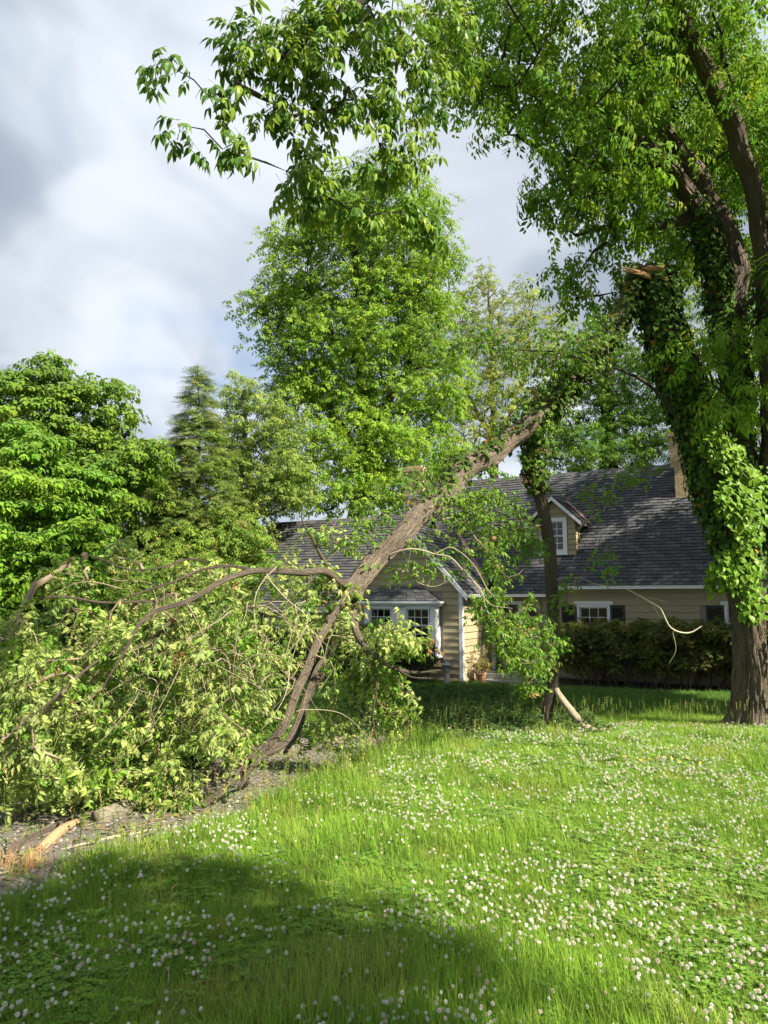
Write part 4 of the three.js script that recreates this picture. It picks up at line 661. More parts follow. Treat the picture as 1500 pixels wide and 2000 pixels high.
// ------------------------------------------------------------------ tree beside the photographer: its bough hangs into the top of the view, its crown shades the near lawn
{
  const T = thing('overhanging_tree', 'near bough of drooping compound leaves hanging into the top left of the view', 'tree', V(7.0, 0, 3.6));
  const tp = path([[V(7.0, -0.2, 3.6), 0.4], [V(6.9, 2, 3.5), 0.33], [V(6.6, 4.5, 3.1), 0.28], [V(6.2, 7, 2.6), 0.2], [V(5.9, 9.5, 2.4), 0.08]], 0.2);
  partW('trunk', tube(tp.pts, tp.rad, 18, { rough: 0.15, ridge: 0.015, seed: 4, flare: 0.35 }), M.bark, T);
  const sk = new Skeleton(); sk.limb(tp.pts, 0.45);
  const bough = wobble(path([[V(6.5, 5, 3), 0.14], [V(4.5, 6.2, 1), 0.11], [V(2.4, 6.6, -1.8), 0.085], [860, -210, 5.6, 0.06], [760, -70, 5.5, 0.045], [660, 40, 5.4, 0.03], [560, 120, 5.2, 0.02], [470, 175, 5.0, 0.012]], 0.15), 0.08);
  partW('bough', tube(bough.pts, bough.rad, 10, { rough: 0.1, ridge: 0.004, seed: 9 }), M.bark, T);
  const bs = new Skeleton(); bs.limb(bough.pts, 0.5);
  const bc = fill([[610, 95, 170, 90, 5.2, 0.5], [470, 70, 80, 65, 5, 0.3], [690, 200, 130, 60, 5.4, 0.4], [560, 230, 110, 55, 5.1, 0.35], [430, 190, 45, 50, 4.9, 0.2], [310, 125, 48, 32, 4.8, 0.12], [350, 262, 38, 42, 4.8, 0.12], [450, 285, 45, 38, 4.9, 0.15], [610, 320, 105, 45, 5.2, 0.3], [750, 320, 90, 50, 5.5, 0.3], [690, 410, 130, 50, 5.6, 0.3], [825, 430, 48, 55, 5.7, 0.2], [545, 375, 32, 22, 5.2, 0.1], [815, 265, 40, 55, 5.6, 0.25], [640, 20, 200, 60, 5.2, 0.5], [780, 90, 70, 90, 5.5, 0.3], [840, 180, 50, 70, 5.7, 0.3], [860, 30, 90, 60, 6, 0.4], [900, 110, 50, 60, 6.2, 0.3]], 300, 0.55, 0.06);
  bs.grow(bc, { step: 0.14, wob: 0.1, sag: 0.06, lift: 0.05 });
  partW('twigs', bs.twigs(0.0026, 0.5, 0.02, 5), M.twigDark, T);
  const list = [];
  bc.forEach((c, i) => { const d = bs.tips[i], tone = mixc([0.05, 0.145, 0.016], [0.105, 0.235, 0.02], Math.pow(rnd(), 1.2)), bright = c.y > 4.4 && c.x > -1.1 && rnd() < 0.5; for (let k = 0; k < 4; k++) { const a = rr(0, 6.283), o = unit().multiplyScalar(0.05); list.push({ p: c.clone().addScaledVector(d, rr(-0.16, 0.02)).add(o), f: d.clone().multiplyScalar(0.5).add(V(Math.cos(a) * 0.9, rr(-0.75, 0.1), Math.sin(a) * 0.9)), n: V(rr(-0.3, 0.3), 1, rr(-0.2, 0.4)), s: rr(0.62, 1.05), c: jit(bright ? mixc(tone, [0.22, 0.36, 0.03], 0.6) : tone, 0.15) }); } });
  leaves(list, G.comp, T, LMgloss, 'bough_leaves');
  // the crown beside and above the camera
  const at = (x, z, h, r, n) => { const c = V(x + SUN.x / SUN.y * h, h, z + SUN.z / SUN.y * h), o = []; for (let i = 0; i < n; i++) o.push(c.clone().add(unit().multiplyScalar(r * Math.cbrt(rnd())))); return o; };
  const cc = [...at(-2.68, -3.3, 6.2, 0.67, 20), ...at(-1.98, -3.9, 6.4, 0.54, 15), ...at(-1.28, -4.3, 6.2, 0.37, 9), ...at(-1.18, -3.3, 6.6, 0.62, 18), ...at(-0.43, -3.7, 6.4, 0.34, 8), ...at(-0.18, -3.0, 6.5, 0.49, 12), ...at(-2.48, -2.2, 6.8, 0.90, 24), ...at(-0.88, -2.0, 7, 0.90, 24), ...at(-3.68, -3.2, 6.6, 0.80, 19), ...at(-4.28, -1.8, 7, 1.08, 19), ...at(3.12, -2.0, 6, 0.44, 8), ...at(0.22, -1.2, 7.5, 1.08, 24)];
  sk.grow(cc, { step: 0.35, wob: 0.1, lift: 0.3 });
  partW('branches', sk.twigs(0.008, 0.45, 0.1, 5), M.barkDark, T);
  cloud('crown', G.sprayFine, LM, tufts(cc, 12, 0.5, { flat: 0.7, droop: 0.5, cols: [[0.075, 0.20, 0.016], [0.125, 0.27, 0.02]], s: [0.8, 1.2] }), T);
}
// ------------------------------------------------------------------ the fallen limb
{
  const L = thing('fallen_limb', 'huge snapped limb slanting down across the house front, crown collapsed on the ground', 'fallen limb', P(420, 1570, 6.6));
  const sk = new Skeleton(), lens = {};
  const bar = (ctrl, name, o = {}) => { const p = wobble(path(ctrl, o.step ?? 0.06), o.wob ?? 0.05); partW(name, tube(p.pts, p.rad, o.sides ?? 10, { rough: 0.14, ridge: o.ridge ?? 0.004, seed: rr(0, 60), freq: o.freq ?? 1 }), o.mat ?? M.barkPale, L); sk.limb(p.pts, o.from ?? 0); return p; };
  const mainP = bar([[1246, 528, 11.38, 0.1162], [1226, 580, 11.3, 0.1320], [1196, 640, 11.2, 0.1355], [1150, 705, 11.05, 0.1390], [1095, 770, 10.85, 0.1434], [1050, 815, 10.65, 0.1470], [990, 860, 10.35, 0.1434], [935, 900, 10.0, 0.1434], [885, 945, 9.6, 0.1390], [840, 995, 9.25, 0.1329], [795, 1040, 8.95, 0.1276], [750, 1085, 8.65, 0.1197], [712, 1125, 8.4, 0.1162], [690, 1160, 8.2, 0.1003]], 'limb', { sides: 90, ridge: 0.014, freq: 2.1, wob: 0.05, mat: M.barkPale });
  bar([[700, 1140, 8.25, 0.0697], [660, 1185, 7.95, 0.0558], [630, 1225, 7.7, 0.0476], [603, 1280, 7.4, 0.0443], [574, 1335, 7.1, 0.0426], [556, 1410, 6.8, 0.0410], [512, 1465, 6.6, 0.0385], [466, 1528, 6.4, 0.0344], [405, 1575, 6.2, 0.0295], [345, 1592, 6.05, 0.0295], [280, 1600, 5.95, 0.0205]], 'bough', { sides: 26, ridge: 0.008, freq: 1.6, wob: 0.07 });
  bar([[705, 1135, 8.35, 0.0723], [682, 1200, 8.3, 0.0615], [655, 1240, 8.3, 0.0578], [640, 1290, 8.3, 0.0433], [600, 1360, 8.1, 0.0325], [580, 1430, 7.9, 0.0361], [560, 1480, 7.6, 0.0217]], 'bough', { sides: 22, ridge: 0.008 });
  bar([[715, 1120, 8.45, 0.0660], [680, 1136, 8.14, 0.0462], [640, 1120, 7.78, 0.0396], [590, 1117, 7.32, 0.0356], [540, 1114, 7.05, 0.0330], [500, 1113, 6.85, 0.0297], [450, 1124, 6.60, 0.0264], [400, 1146, 6.35, 0.0231], [345, 1175, 6.10, 0.0198], [290, 1205, 5.90, 0.0165], [262, 1240, 5.80, 0.0132], [240, 1290, 5.70, 0.0092], [212, 1345, 5.60, 0.0046]], 'bough', { sides: 14 });
  bar([[502, 1112, 6.87, 0.0180], [450, 1104, 6.62, 0.0135], [390, 1112, 6.42, 0.0120], [330, 1132, 6.22, 0.0105], [280, 1150, 6.12, 0.0090], [235, 1172, 6.02, 0.0060]], 'branch', { sides: 7 });
  bar([[440, 1106, 7.05, 0.0104], [380, 1092, 6.79, 0.0096], [310, 1107, 6.48, 0.0088], [240, 1108, 6.22, 0.0080], [195, 1088, 6.15, 0.0064], [160, 1076, 6.10, 0.0048]], 'branch', { sides: 7 });
  bar([[330, 1160, 6.70, 0.014], [240, 1172, 6.34, 0.011], [140, 1170, 5.98, 0.009], [70, 1180, 5.72, 0.005]], 'branch', { sides: 7 });
  bar([[350, 1200, 6.50, 0.018], [280, 1265, 6.14, 0.014], [190, 1300, 5.78, 0.011], [110, 1350, 5.42, 0.009], [40, 1400, 5.20, 0.005]], 'branch', { sides: 7 });
  bar([[520, 1120, 6.92, 0.0077], [560, 1170, 6.82, 0.0066], [600, 1210, 6.72, 0.0055], [580, 1250, 6.62, 0.0044], [530, 1300, 6.52, 0.0028]], 'branch', { sides: 7, mat: M.twigPale });
  bar([[545, 1100, 7.02, 0.0060], [505, 1150, 6.82, 0.0050], [496, 1200, 6.72, 0.0045], [500, 1250, 6.62, 0.0025]], 'branch', { sides: 7, mat: M.twigPale });
  bar([[680, 1150, 8.2, 0.04], [640, 1105, 8.2, 0.026], [610, 1060, 8.3, 0.018], [585, 1020, 8.4, 0.01], [590, 985, 8.4, 0.005]], 'branch', { sides: 8, mat: M.twigDark });
  bar([[690, 1195, 8.0, 0.05], [700, 1240, 7.6, 0.04], [735, 1275, 7.3, 0.03], [775, 1300, 7.2, 0.022], [825, 1308, 7.2, 0.014], [862, 1302, 7.2, 0.008]], 'branch', { sides: 8 });
  bar([[775, 1300, 7.2, 0.014], [810, 1320, 7.1, 0.009], [845, 1322, 7.1, 0.005]], 'branch', { sides: 6 });
  bar([[705, 1250, 7.6, 0.02], [740, 1330, 7.2, 0.014], [725, 1400, 7.0, 0.009], [740, 1470, 6.8, 0.005]], 'branch', { sides: 6 });
  bar([[640, 1270, 8.00, 0.0350], [590, 1370, 7.24, 0.0315], [560, 1440, 6.78, 0.0280], [500, 1500, 6.42, 0.0252], [470, 1545, 6.30, 0.0210]], 'branch', { sides: 10, mat: M.bark });
  bar([[760, 1085, 8.6, 0.018], [800, 1074, 8.5, 0.011], [846, 1086, 8.4, 0.008], [880, 1092, 8.35, 0.007], [912, 1124, 8.3, 0.006], [938, 1150, 8.27, 0.006], [958, 1196, 8.22, 0.005], [976, 1228, 8.2, 0.004], [990, 1290, 8.2, 0.004]], 'branch', { sides: 6, mat: M.twigPale });
  bar([[850, 1082, 8.4, 0.007], [880, 1074, 8.4, 0.006], [918, 1098, 8.35, 0.005], [948, 1146, 8.3, 0.005], [970, 1170, 8.3, 0.004], [979, 1235, 8.3, 0.004], [990, 1268, 8.3, 0.003], [984, 1320, 8.3, 0.002]], 'branch', { sides: 6, mat: M.twigPale });
  bar([[905, 1112, 8.3, 0.008], [960, 1175, 8.2, 0.006], [1000, 1185, 8.2, 0.003]], 'branch', { sides: 5, mat: M.twigPale });
  bar([[795, 1115, 8.6, 0.008], [802, 1135, 8.6, 0.006], [845, 1150, 8.6, 0.005], [888, 1130, 8.6, 0.003]], 'branch', { sides: 5, mat: M.twigPale });
  bar([[1050, 800, 10.6, 0.0780], [1042, 850, 10.75, 0.1053], [1044, 920, 10.8, 0.0975], [1060, 990, 10.85, 0.0936], [1072, 1070, 10.9, 0.0936], [1078, 1160, 10.9, 0.0936], [1081, 1250, 10.9, 0.0936], [1079, 1330, 10.9, 0.0897], [1070, 1390, 10.9, 0.0858], [1058, 1446, 10.9, 0.0936]], 'prop_branch', { sides: 40, ridge: 0.012, freq: 1.8, mat: M.barkDark, wob: 0.008 });
  bar([[1112, 1110, 10.8, 0.006], [1132, 1030, 10.8, 0.005], [1125, 1055, 10.8, 0.005]], 'branch', { sides: 5, mat: M.twig });
  bar([[1106, 750, 10.9, 0.03], [1160, 720, 10.6, 0.02], [1100, 690, 10.3, 0.014], [1000, 680, 10.1, 0.009]], 'branch', { sides: 7, mat: M.barkDark });
  // hanging pale twig in front of the wall
  bar([[1086, 1132, 10.8, 0.004], [1130, 1128, 10.75, 0.004], [1170, 1142, 10.7, 0.004], [1215, 1146, 10.6, 0.005], [1240, 1158, 10.55, 0.007], [1258, 1168, 10.5, 0.009], [1272, 1177, 10.5, 0.012], [1290, 1189, 10.5, 0.011], [1300, 1208, 10.5, 0.012], [1312, 1226, 10.5, 0.011], [1332, 1236, 10.5, 0.011], [1352, 1236, 10.5, 0.011], [1371, 1224, 10.5, 0.008]], 'hanging_twig', { sides: 8, mat: std([0.48, 0.42, 0.32]), wob: 0.03, ridge: 0.001 });
  bar([[1276, 1180, 10.5, 0.007], [1290, 1208, 10.5, 0.003]], 'hanging_twig', { sides: 5, mat: M.twigPale, step: 0.03 });
  bar([[1318, 1232, 10.5, 0.005], [1322, 1270, 10.5, 0.004], [1310, 1298, 10.5, 0.003]], 'hanging_twig', { sides: 5, mat: M.twigPale, step: 0.03 });
  bar([[1258, 1168, 10.5, 0.005], [1280, 1170, 10.5, 0.004], [1303, 1176, 10.5, 0.002]], 'hanging_twig', { sides: 5, mat: M.twigPale, step: 0.03, wob: 0.01 });
  bar([[1240, 1158, 10.55, 0.004], [1250, 1180, 10.5, 0.003], [1264, 1196, 10.5, 0.002]], 'hanging_twig', { sides: 5, mat: M.twigPale, step: 0.03, wob: 0.01 });
  for (let i = 0; i < 190; i++) {                                         // bare hanging and snapped twigs
    const c = fill([[380, 1270, 300, 190, 6.6, 0.9], [650, 1250, 150, 150, 7.6, 0.5], [480, 1450, 250, 90, 6.6, 0.5]], 1, 0.6)[0]; if (!c) continue;
    const d = unit(); d.y = -Math.abs(d.y) * 0.8; const l = rr(0.25, 0.8), m = c.clone().addScaledVector(d, l * 0.5).add(unit().multiplyScalar(0.08)), e = c.clone().addScaledVector(d, l).add(V(0, -0.12, 0)); if (e.y < groundY(e.x, e.z)) continue; const tw = wobble(path([[c, 0.005], [m, 0.0036], [e, 0.0012]], 0.05), 0.05);
    partW('twig', tube(tw.pts, tw.rad, 5, { cap: false }), rnd() < 0.35 ? M.twigPale : M.twig, L);
  }
  // leafy ends
  const blobs = [[330, 1320, 190, 130, 6.5, 0.8], [210, 1260, 130, 90, 6.4, 0.6], [110, 1380, 110, 110, 6.0, 0.6], [400, 1210, 150, 70, 6.8, 0.6], [300, 1450, 200, 70, 6.2, 0.6], [110, 1510, 110, 60, 5.6, 0.4], [520, 1310, 100, 90, 7.2, 0.5, 0.7], [640, 1210, 90, 80, 8.1, 0.35, 0.8], [590, 1200, 60, 50, 7.6, 0.3, 0.5], [730, 1320, 90, 80, 7.5, 0.35, 0.9], [790, 1380, 60, 40, 7.6, 0.3, 0.4], [780, 1250, 60, 50, 7.3, 0.3], [420, 1135, 150, 40, 7.2, 0.3, 0.6], [580, 1140, 90, 50, 8.0, 0.4, 0.7], [640, 1050, 70, 35, 8.4, 0.3, 0.35], [130, 1130, 60, 40, 6.4, 0.3], [240, 1090, 60, 40, 6.7, 0.25], [60, 1290, 50, 50, 6.0, 0.4], [40, 1430, 50, 70, 5.6, 0.4], [-20, 1330, 60, 110, 6, 0.4], [20, 1230, 60, 50, 6.2, 0.3, 0.6], [-10, 1500, 60, 70, 5.6, 0.3], [440, 1390, 110, 80, 6.7, 0.5], [640, 1430, 90, 40, 7.6, 0.3, 0.5], [230, 1530, 170, 50, 6.0, 0.4, 1.2], [330, 1560, 90, 28, 6.2, 0.3], [60, 1555, 70, 35, 5.9, 0.25], [160, 1575, 70, 22, 6.1, 0.15, 0.7], [730, 1440, 70, 25, 7.6, 0.3, 0.3]];
  const clear = [[700, 1140], [660, 1185], [630, 1225], [603, 1280], [574, 1335], [556, 1410], [512, 1465], [466, 1528], [682, 1200], [655, 1240]].flatMap((q, i, a) => (a[i + 1] && i < 7 ? [q, [(q[0] + a[i + 1][0]) / 2, (q[1] + a[i + 1][1]) / 2]] : [q])).map((q) => P(q[0], q[1], 7).sub(EYE).normalize());
  const cs = fill(blobs.map((b) => [b[0], b[1], b[2] * 1.08, b[3] * 1.08, ...b.slice(4)]), 1480, 0.58, 0.04).filter((c) => { const d = c.clone().sub(EYE), l = d.length(); d.divideScalar(l); return l > 8.2 || rnd() < 0.42 || !clear.some((q) => q.angleTo(d) < 0.022); }), sk2 = new Skeleton(); sk2.x = sk.x; sk2.y = sk.y; sk2.z = sk.z; sk2.par = sk.par; sk2.w = sk.w; sk2.fixed = sk.fixed;
  sk2.grow(cs, { step: 0.16, wob: 0.14, sag: 0.05, lift: -0.05 });
  const list = [], put = (c, d, n, pal, hang, s0 = 0.42, s1 = 0.8) => { const tone = mixc(pal[0], pal[1], rnd()); for (let k = 0; k < n; k++) { const a = rr(0, 6.283); list.push({ p: c.clone().addScaledVector(d, rr(-0.2, 0.02)).add(unit().multiplyScalar(0.05)), f: d.clone().multiplyScalar(0.4).add(V(Math.cos(a) * 0.8, -hang + rr(-0.4, 0.5), Math.sin(a) * 0.8)), n: V(rr(-0.5, 0.7), rr(0.1, 1), rr(-0.3, 0.9)), s: rr(s0, s1), c: jit(rnd() < 0.006 ? [0.28, 0.2, 0.08] : tone, 0.16) }); } };
  const wilt = [[0.19, 0.335, 0.07], [0.36, 0.475, 0.18]], fresh = [[0.08, 0.21, 0.018], [0.15, 0.29, 0.03]];
  const front = new Set(cs.map((c, i) => [i, c.distanceTo(EYE) + (inView(c) ? 0 : 50)]).sort((a, b) => a[1] - b[1]).slice(0, 75).map((q) => q[0])), ends = [];
  const putEnds = (c, d, pal, hang, k0) => { const tone = mixc(pal[0], pal[1], rnd()); for (let k = 0; k < k0; k++) { const a = rr(0, 6.283); ends.push({ p: c.clone().addScaledVector(d, rr(-0.16, 0.02)).add(unit().multiplyScalar(0.06)), f: d.clone().multiplyScalar(0.6).add(V(Math.cos(a) * 0.7, -hang + rr(-0.5, 0.5), Math.sin(a) * 0.7)), n: V(rr(-0.6, 0.8), rr(0.0, 1), rr(-0.3, 0.9)), s: rr(0.42, 0.82), c: jit(rnd() < 0.012 ? [0.24, 0.17, 0.07] : tone, 0.18) }); } };
  cs.forEach((c, i) => { const pal = rnd() < 0.75 ? wilt : fresh; if (front.has(i)) put(c, sk2.tips[i], 3, pal, 0.55); putEnds(c, sk2.tips[i], pal, 0.5, front.has(i) ? 1 : 2); });
  partW('twigs', sk2.twigs(0.0034, 0.5, 0.03, 5), M.twig, L);
  // fresh foliage along the upper limb and the prop branch
  const up = [[740, 1000, 70, 40, 8.9, 0.4, 1.3], [830, 960, 70, 40, 9.5, 0.35, 1.4], [830, 1090, 60, 40, 8.8, 0.25], [690, 1040, 60, 40, 8.5, 0.3], [880, 905, 60, 30, 9.9, 0.35, 1.4], [820, 930, 50, 40, 9.7, 0.3], [900, 1010, 70, 60, 9.2, 0.3, 1.1], [930, 1080, 60, 50, 9.3, 0.3, 0.9], [960, 960, 60, 60, 9.8, 0.35], [990, 1060, 80, 50, 10, 0.4, 1.7], [930, 985, 60, 40, 9.6, 0.3, 1.2], [960, 1110, 70, 30, 9.6, 0.3], [1010, 1010, 50, 60, 10.3, 0.3], [1050, 900, 40, 40, 10.6, 0.25], [960, 1180, 50, 50, 8.4, 0.25], [985, 1245, 50, 60, 8.3, 0.25, 2.4], [1020, 1270, 60, 50, 9, 0.3, 2], [1045, 1320, 34, 50, 9.5, 0.2, 2.2], [950, 1170, 40, 40, 8.4, 0.2, 1.2], [1030, 1190, 40, 40, 9.5, 0.25, 1.2], [1090, 1240, 35, 45, 10.6, 0.2], [1100, 1150, 28, 35, 10.6, 0.15], [1165, 1085, 28, 22, 10.7, 0.1], [1190, 1110, 16, 30, 10.7, 0.1], [1065, 1260, 50, 60, 10, 0.3], [1125, 660, 80, 35, 10.4, 0.5, 1.3], [1040, 690, 90, 60, 10.5, 0.5, 1.2], [960, 660, 90, 40, 10.3, 0.5], [1080, 760, 60, 50, 10.7, 0.4], [1000, 790, 60, 50, 10.5, 0.4, 0.7], [860, 690, 60, 40, 10.0, 0.4, 0.5], [1160, 760, 60, 50, 10.9, 0.3, 0.7], [1230, 690, 40, 40, 11, 0.3, 0.6], [1130, 700, 70, 40, 10.6, 0.4], [1060, 830, 40, 40, 10.4, 0.3], [1180, 640, 40, 40, 10.9, 0.3], [1180, 960, 60, 50, 10.7, 0.3, 0.5], [1240, 910, 70, 40, 10.8, 0.4, 0.8], [760, 1110, 60, 40, 8.6, 0.3, 0.6]];
  const cu = fill(up, 660, 0.42, 0.06), sk3 = new Skeleton(); for (const k of ['x', 'y', 'z', 'par', 'w']) sk3[k] = sk2[k].slice(0, sk.fixed); sk3.fixed = sk.fixed;
  sk3.grow(cu, { step: 0.18, wob: 0.12, sag: 0.04, lift: 0.1 });
  partW('twigs', sk3.twigs(0.003, 0.5, 0.03, 5), M.twig, L);
  cu.forEach((c, i) => { if (i % 6 === 0) put(c, sk3.tips[i], 1, fresh, 0.45, 0.7, 1.05); putEnds(c, sk3.tips[i], fresh, 0.35, 2); });
  leaves(list, G.comp, L, LMgloss, 'foliage', 300); cloud('foliage', G.compTwig, LMgloss, ends, L);
  // ivy still clinging to the upper limb
  const iv = []; ivyOn(mainP, 0.0, 0.12, 650, { off: 0.16, out: iv }); ivyOn(mainP, 0.15, 0.42, 620, { off: 0.16, out: iv }); ivyOn(mainP, 0.40, 0.66, 560, { off: 0.12, out: iv, side: V(-0.5, 0.6, -0.3).normalize() }); ivyOn(mainP, 0.02, 0.2, 500, { off: 0.12, out: iv, side: V(0.5, -0.5, 0.2).normalize() });
  const prop = wobble(path([[1042, 850, 10.75, 0.135], [1044, 920, 10.8, 0.125], [1060, 990, 10.85, 0.12]], 0.06), 0); ivyOn(prop, 0, 0.75, 500, { off: 0.08, out: iv });
  cloud('ivy', G.ivy, LM, iv, L);
}
// broken pieces on the ground
function onGround(px, py) { for (let d = 2; d < 40; d += 0.01) { const q = P(px, py, d); if (q.y < groundY(q.x, q.z)) return q; } return P(px, py, 20); }
function log(name, label, ctrl, mat, o = {}) {
  if (o.ground) ctrl = ctrl.map((q) => [onGround(q[0], q[1]).add(V(0, q[3] * 0.75 + (q[4] ?? 0), 0)), q[3]]);
  const p = wobble(path(ctrl, 0.05), o.wob ?? 0.02), c = p.pts[0].clone(); const t = thing(name, label, o.category ?? 'branch', V(c.x, groundY(c.x, c.z), c.z));
  partW(o.part ?? 'wood', tube(p.pts, p.rad, o.sides ?? 14, { rough: 0.25, ridge: 0.008, seed: rr(0, 90) }), mat, t);
  for (let q of o.extra ?? []) { if (o.ground) q = q.map((e) => [onGround(e[0], e[1]).add(V(0, 0.04, 0)), e[3]]); const e = wobble(path(q, 0.05), 0.01); partW('side_branch', tube(e.pts, e.rad, 9, { rough: 0.2, ridge: 0.003, seed: rr(0, 90) }), o.extraMat ?? mat, t); }
  if (o.splinters) { const g = []; for (let i = 0; i < o.splinters; i++) { const a = rr(0, 6.283), e = p.pts[p.pts.length - 1], dir = e.clone().sub(p.pts[p.pts.length - 3]).normalize(), b = e.clone().add(V(rr(-1, 1), rr(-1, 1), rr(-1, 1)).multiplyScalar(p.rad[p.rad.length - 1] * 0.6)); g.push(tube([b.clone().addScaledVector(dir, -0.06), b.clone().addScaledVector(dir, rr(0.02, 0.16))], [0.014, 0.003], 4)); } partW('splinters', mergeGeometries(g), M.wood, t); }
  return t;
}
log('broken_branch', 'pale bent branch leaning at the foot of the upright dark branch', [[1086, 1345, 10.85, 0.045], [1105, 1375, 10.75, 0.055], [1130, 1405, 10.7, 0.058], [1152, 1425, 10.65, 0.06], [1170, 1431, 10.6, 0.06], [1186, 1430, 10.55, 0.055], [1198, 1437, 10.5, 0.04], [1210, 1447, 10.45, 0.03]], barkMat([0.55, 0.47, 0.36], 2, 1, 0.02), { part: 'stem', extra: [[[1158, 1426, 10.65, 0.04], [1164, 1440, 10.55, 0.035], [1172, 1452, 10.45, 0.03]], [[1190, 1432, 10.5, 0.016], [1210, 1415, 10.6, 0.012], [1240, 1408, 10.7, 0.005]]] });
log('twig', 'thin grey twig lying in the shade before the hedge', [[1110, 1372, 11.2, 0.012], [1150, 1366, 11.4, 0.011], [1175, 1362, 11.5, 0.009], [1200, 1357, 11.7, 0.004]], M.twigPale, { ground: true, part: 'stem', extra: [[[1150, 1353, 11.4, 0.009], [1165, 1362, 11.3, 0.006], [1172, 1368, 11.2, 0.004]], [[1160, 1351, 11.4, 0.008], [1152, 1340, 11.5, 0.005], [1150, 1334, 11.5, 0.003]]], extraMat: M.twigPale });
log('log_stub', 'short pinkish sawn log at the base of the upright dark branch', [[1070, 1424, 10.8, 0.07], [1086, 1422, 10.75, 0.075], [1098, 1422, 10.7, 0.075]], M.woodPale, { ground: true, sides: 18 });
log('split_log', 'orange splintered log end at the lower left, under the collapsed crown', [[150, 1612, 5.95, 0.028], [122, 1630, 5.75, 0.034], [98, 1650, 5.6, 0.038], [76, 1668, 5.5, 0.034]], M.wood, { ground: true, splinters: 26, category: 'log' });
log('split_log', 'dark broken bough lying behind the orange splintered log', [[0, 1688, 5.1, 0.028], [40, 1658, 5.35, 0.03], [90, 1634, 5.6, 0.03], [150, 1608, 5.9, 0.028], [230, 1592, 6.15, 0.025]], M.barkPale, { ground: true, splinters: 8, category: 'log' });
log('stripped_pole', 'long thin barkless pole lying along the path edge at the lower left', [[116, 1666, 5.35, 0.013], [180, 1650, 5.55, 0.016], [250, 1636, 5.75, 0.015], [310, 1622, 5.95, 0.010]], M.woodPale, { ground: true, wob: 0.015, splinters: 5, category: 'branch' });
log('mossy_log', 'grey lichen-spotted bough on the path under the collapsed crown', [[185, 1612, 6.15, 0.06], [230, 1598, 6.25, 0.065], [262, 1585, 6.35, 0.06], [290, 1568, 6.45, 0.04]], barkMat([0.40, 0.37, 0.28], 3, 2, 0.02), { ground: true, category: 'log', extra: [[[285, 1570, 6.4, 0.014], [300, 1580, 6.3, 0.01], [315, 1590, 6.2, 0.006]]] });
log('fallen_bough', 'thick shadowed bough on the ground behind the fallen limb foot', [[330, 1560, 7.0, 0.07], [400, 1530, 7.3, 0.08], [470, 1500, 7.6, 0.08], [540, 1470, 7.9, 0.06]], M.bark, { ground: true, category: 'branch', sides: 18 });
// ------------------------------------------------------------------ shrubs and small things about the house
function shrub(name, label, base, blobs, n, { cols, geo = G.sprayTiny, s = [0.8, 1.3], per = 10, R = 0.2, stems = 9, flat = 0.9, category = 'shrub', mat = LM, gap = 0, up = 0.6, world, group, edge = 0.35 }) {
  const b = base.clone(); b.y = groundY(b.x, b.z) - 0.03; const t = thing(name, label, category, b, group), c = world ?? fill(blobs, n, edge, gap);
  const g = []; for (let i = 0; i < stems; i++) { const e = c[Math.floor(rnd() * c.length)], f = V(lerp(b.x, e.x, 0.75) + rr(-0.1, 0.1), 0, lerp(b.z, e.z, 0.75) + rr(-0.1, 0.1)); f.y = groundY(f.x, f.z) - 0.03; const m = f.clone().lerp(e, 0.5).add(V(rr(-0.08, 0.08), 0.05, rr(-0.08, 0.08))); g.push(tube([f, m, e], [0.02, 0.014, 0.006], 6, { cap: false })); }
  partW('stems', mergeGeometries(g), M.twigDark, t);
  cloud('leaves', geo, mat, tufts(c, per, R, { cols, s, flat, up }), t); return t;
}
const boxPts = (u0, u1, v0, v1, w0, w1, n, f) => { const o = []; for (let i = 0; i < n; i++) { const u = rr(u0, u1), v = lerp(v0, v1, Math.pow(rnd(), 0.7)), w = rr(w0, w1), top = v1 * (0.86 + 0.14 * noise2(u * 1.6, 3)) ; if (v > top || (f && !f(u, v, w))) continue; o.push(houseAt(u, v, w)); } return o; };
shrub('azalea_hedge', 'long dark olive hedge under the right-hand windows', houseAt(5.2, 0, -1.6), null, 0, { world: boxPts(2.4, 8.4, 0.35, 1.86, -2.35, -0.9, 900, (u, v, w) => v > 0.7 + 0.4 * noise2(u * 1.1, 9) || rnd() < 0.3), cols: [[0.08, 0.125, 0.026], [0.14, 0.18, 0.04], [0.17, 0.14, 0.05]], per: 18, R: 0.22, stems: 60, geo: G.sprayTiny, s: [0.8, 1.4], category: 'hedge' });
shrub('pink_azalea', 'few pale pink flowers on the hedge top before the six-pane window', houseAt(3.5, 0, -1.9), null, 0, { world: boxPts(3.2, 3.75, 1.3, 2.05, -2.2, -1.9, 40, (u, v) => v > 1.5), cols: [[0.55, 0.33, 0.25], [0.7, 0.5, 0.4]], per: 5, R: 0.1, stems: 3, geo: G.sprayTiny, s: [0.35, 0.5] });
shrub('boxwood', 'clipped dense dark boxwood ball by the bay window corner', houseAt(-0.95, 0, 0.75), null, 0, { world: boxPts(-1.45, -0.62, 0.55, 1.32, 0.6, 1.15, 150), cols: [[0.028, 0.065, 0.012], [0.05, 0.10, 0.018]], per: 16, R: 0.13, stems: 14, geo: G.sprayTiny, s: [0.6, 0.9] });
shrub('rhododendron', 'dark dense shrub under the left window of the bay', houseAt(-2.6, 0, 1.0), null, 0, { world: boxPts(-3.6, -1.5, 0.2, 1.75, 0.6, 1.6, 150), cols: [[0.03, 0.065, 0.015], [0.055, 0.10, 0.022]], per: 14, R: 0.25, stems: 14, geo: G.spray, s: [0.5, 0.8] });
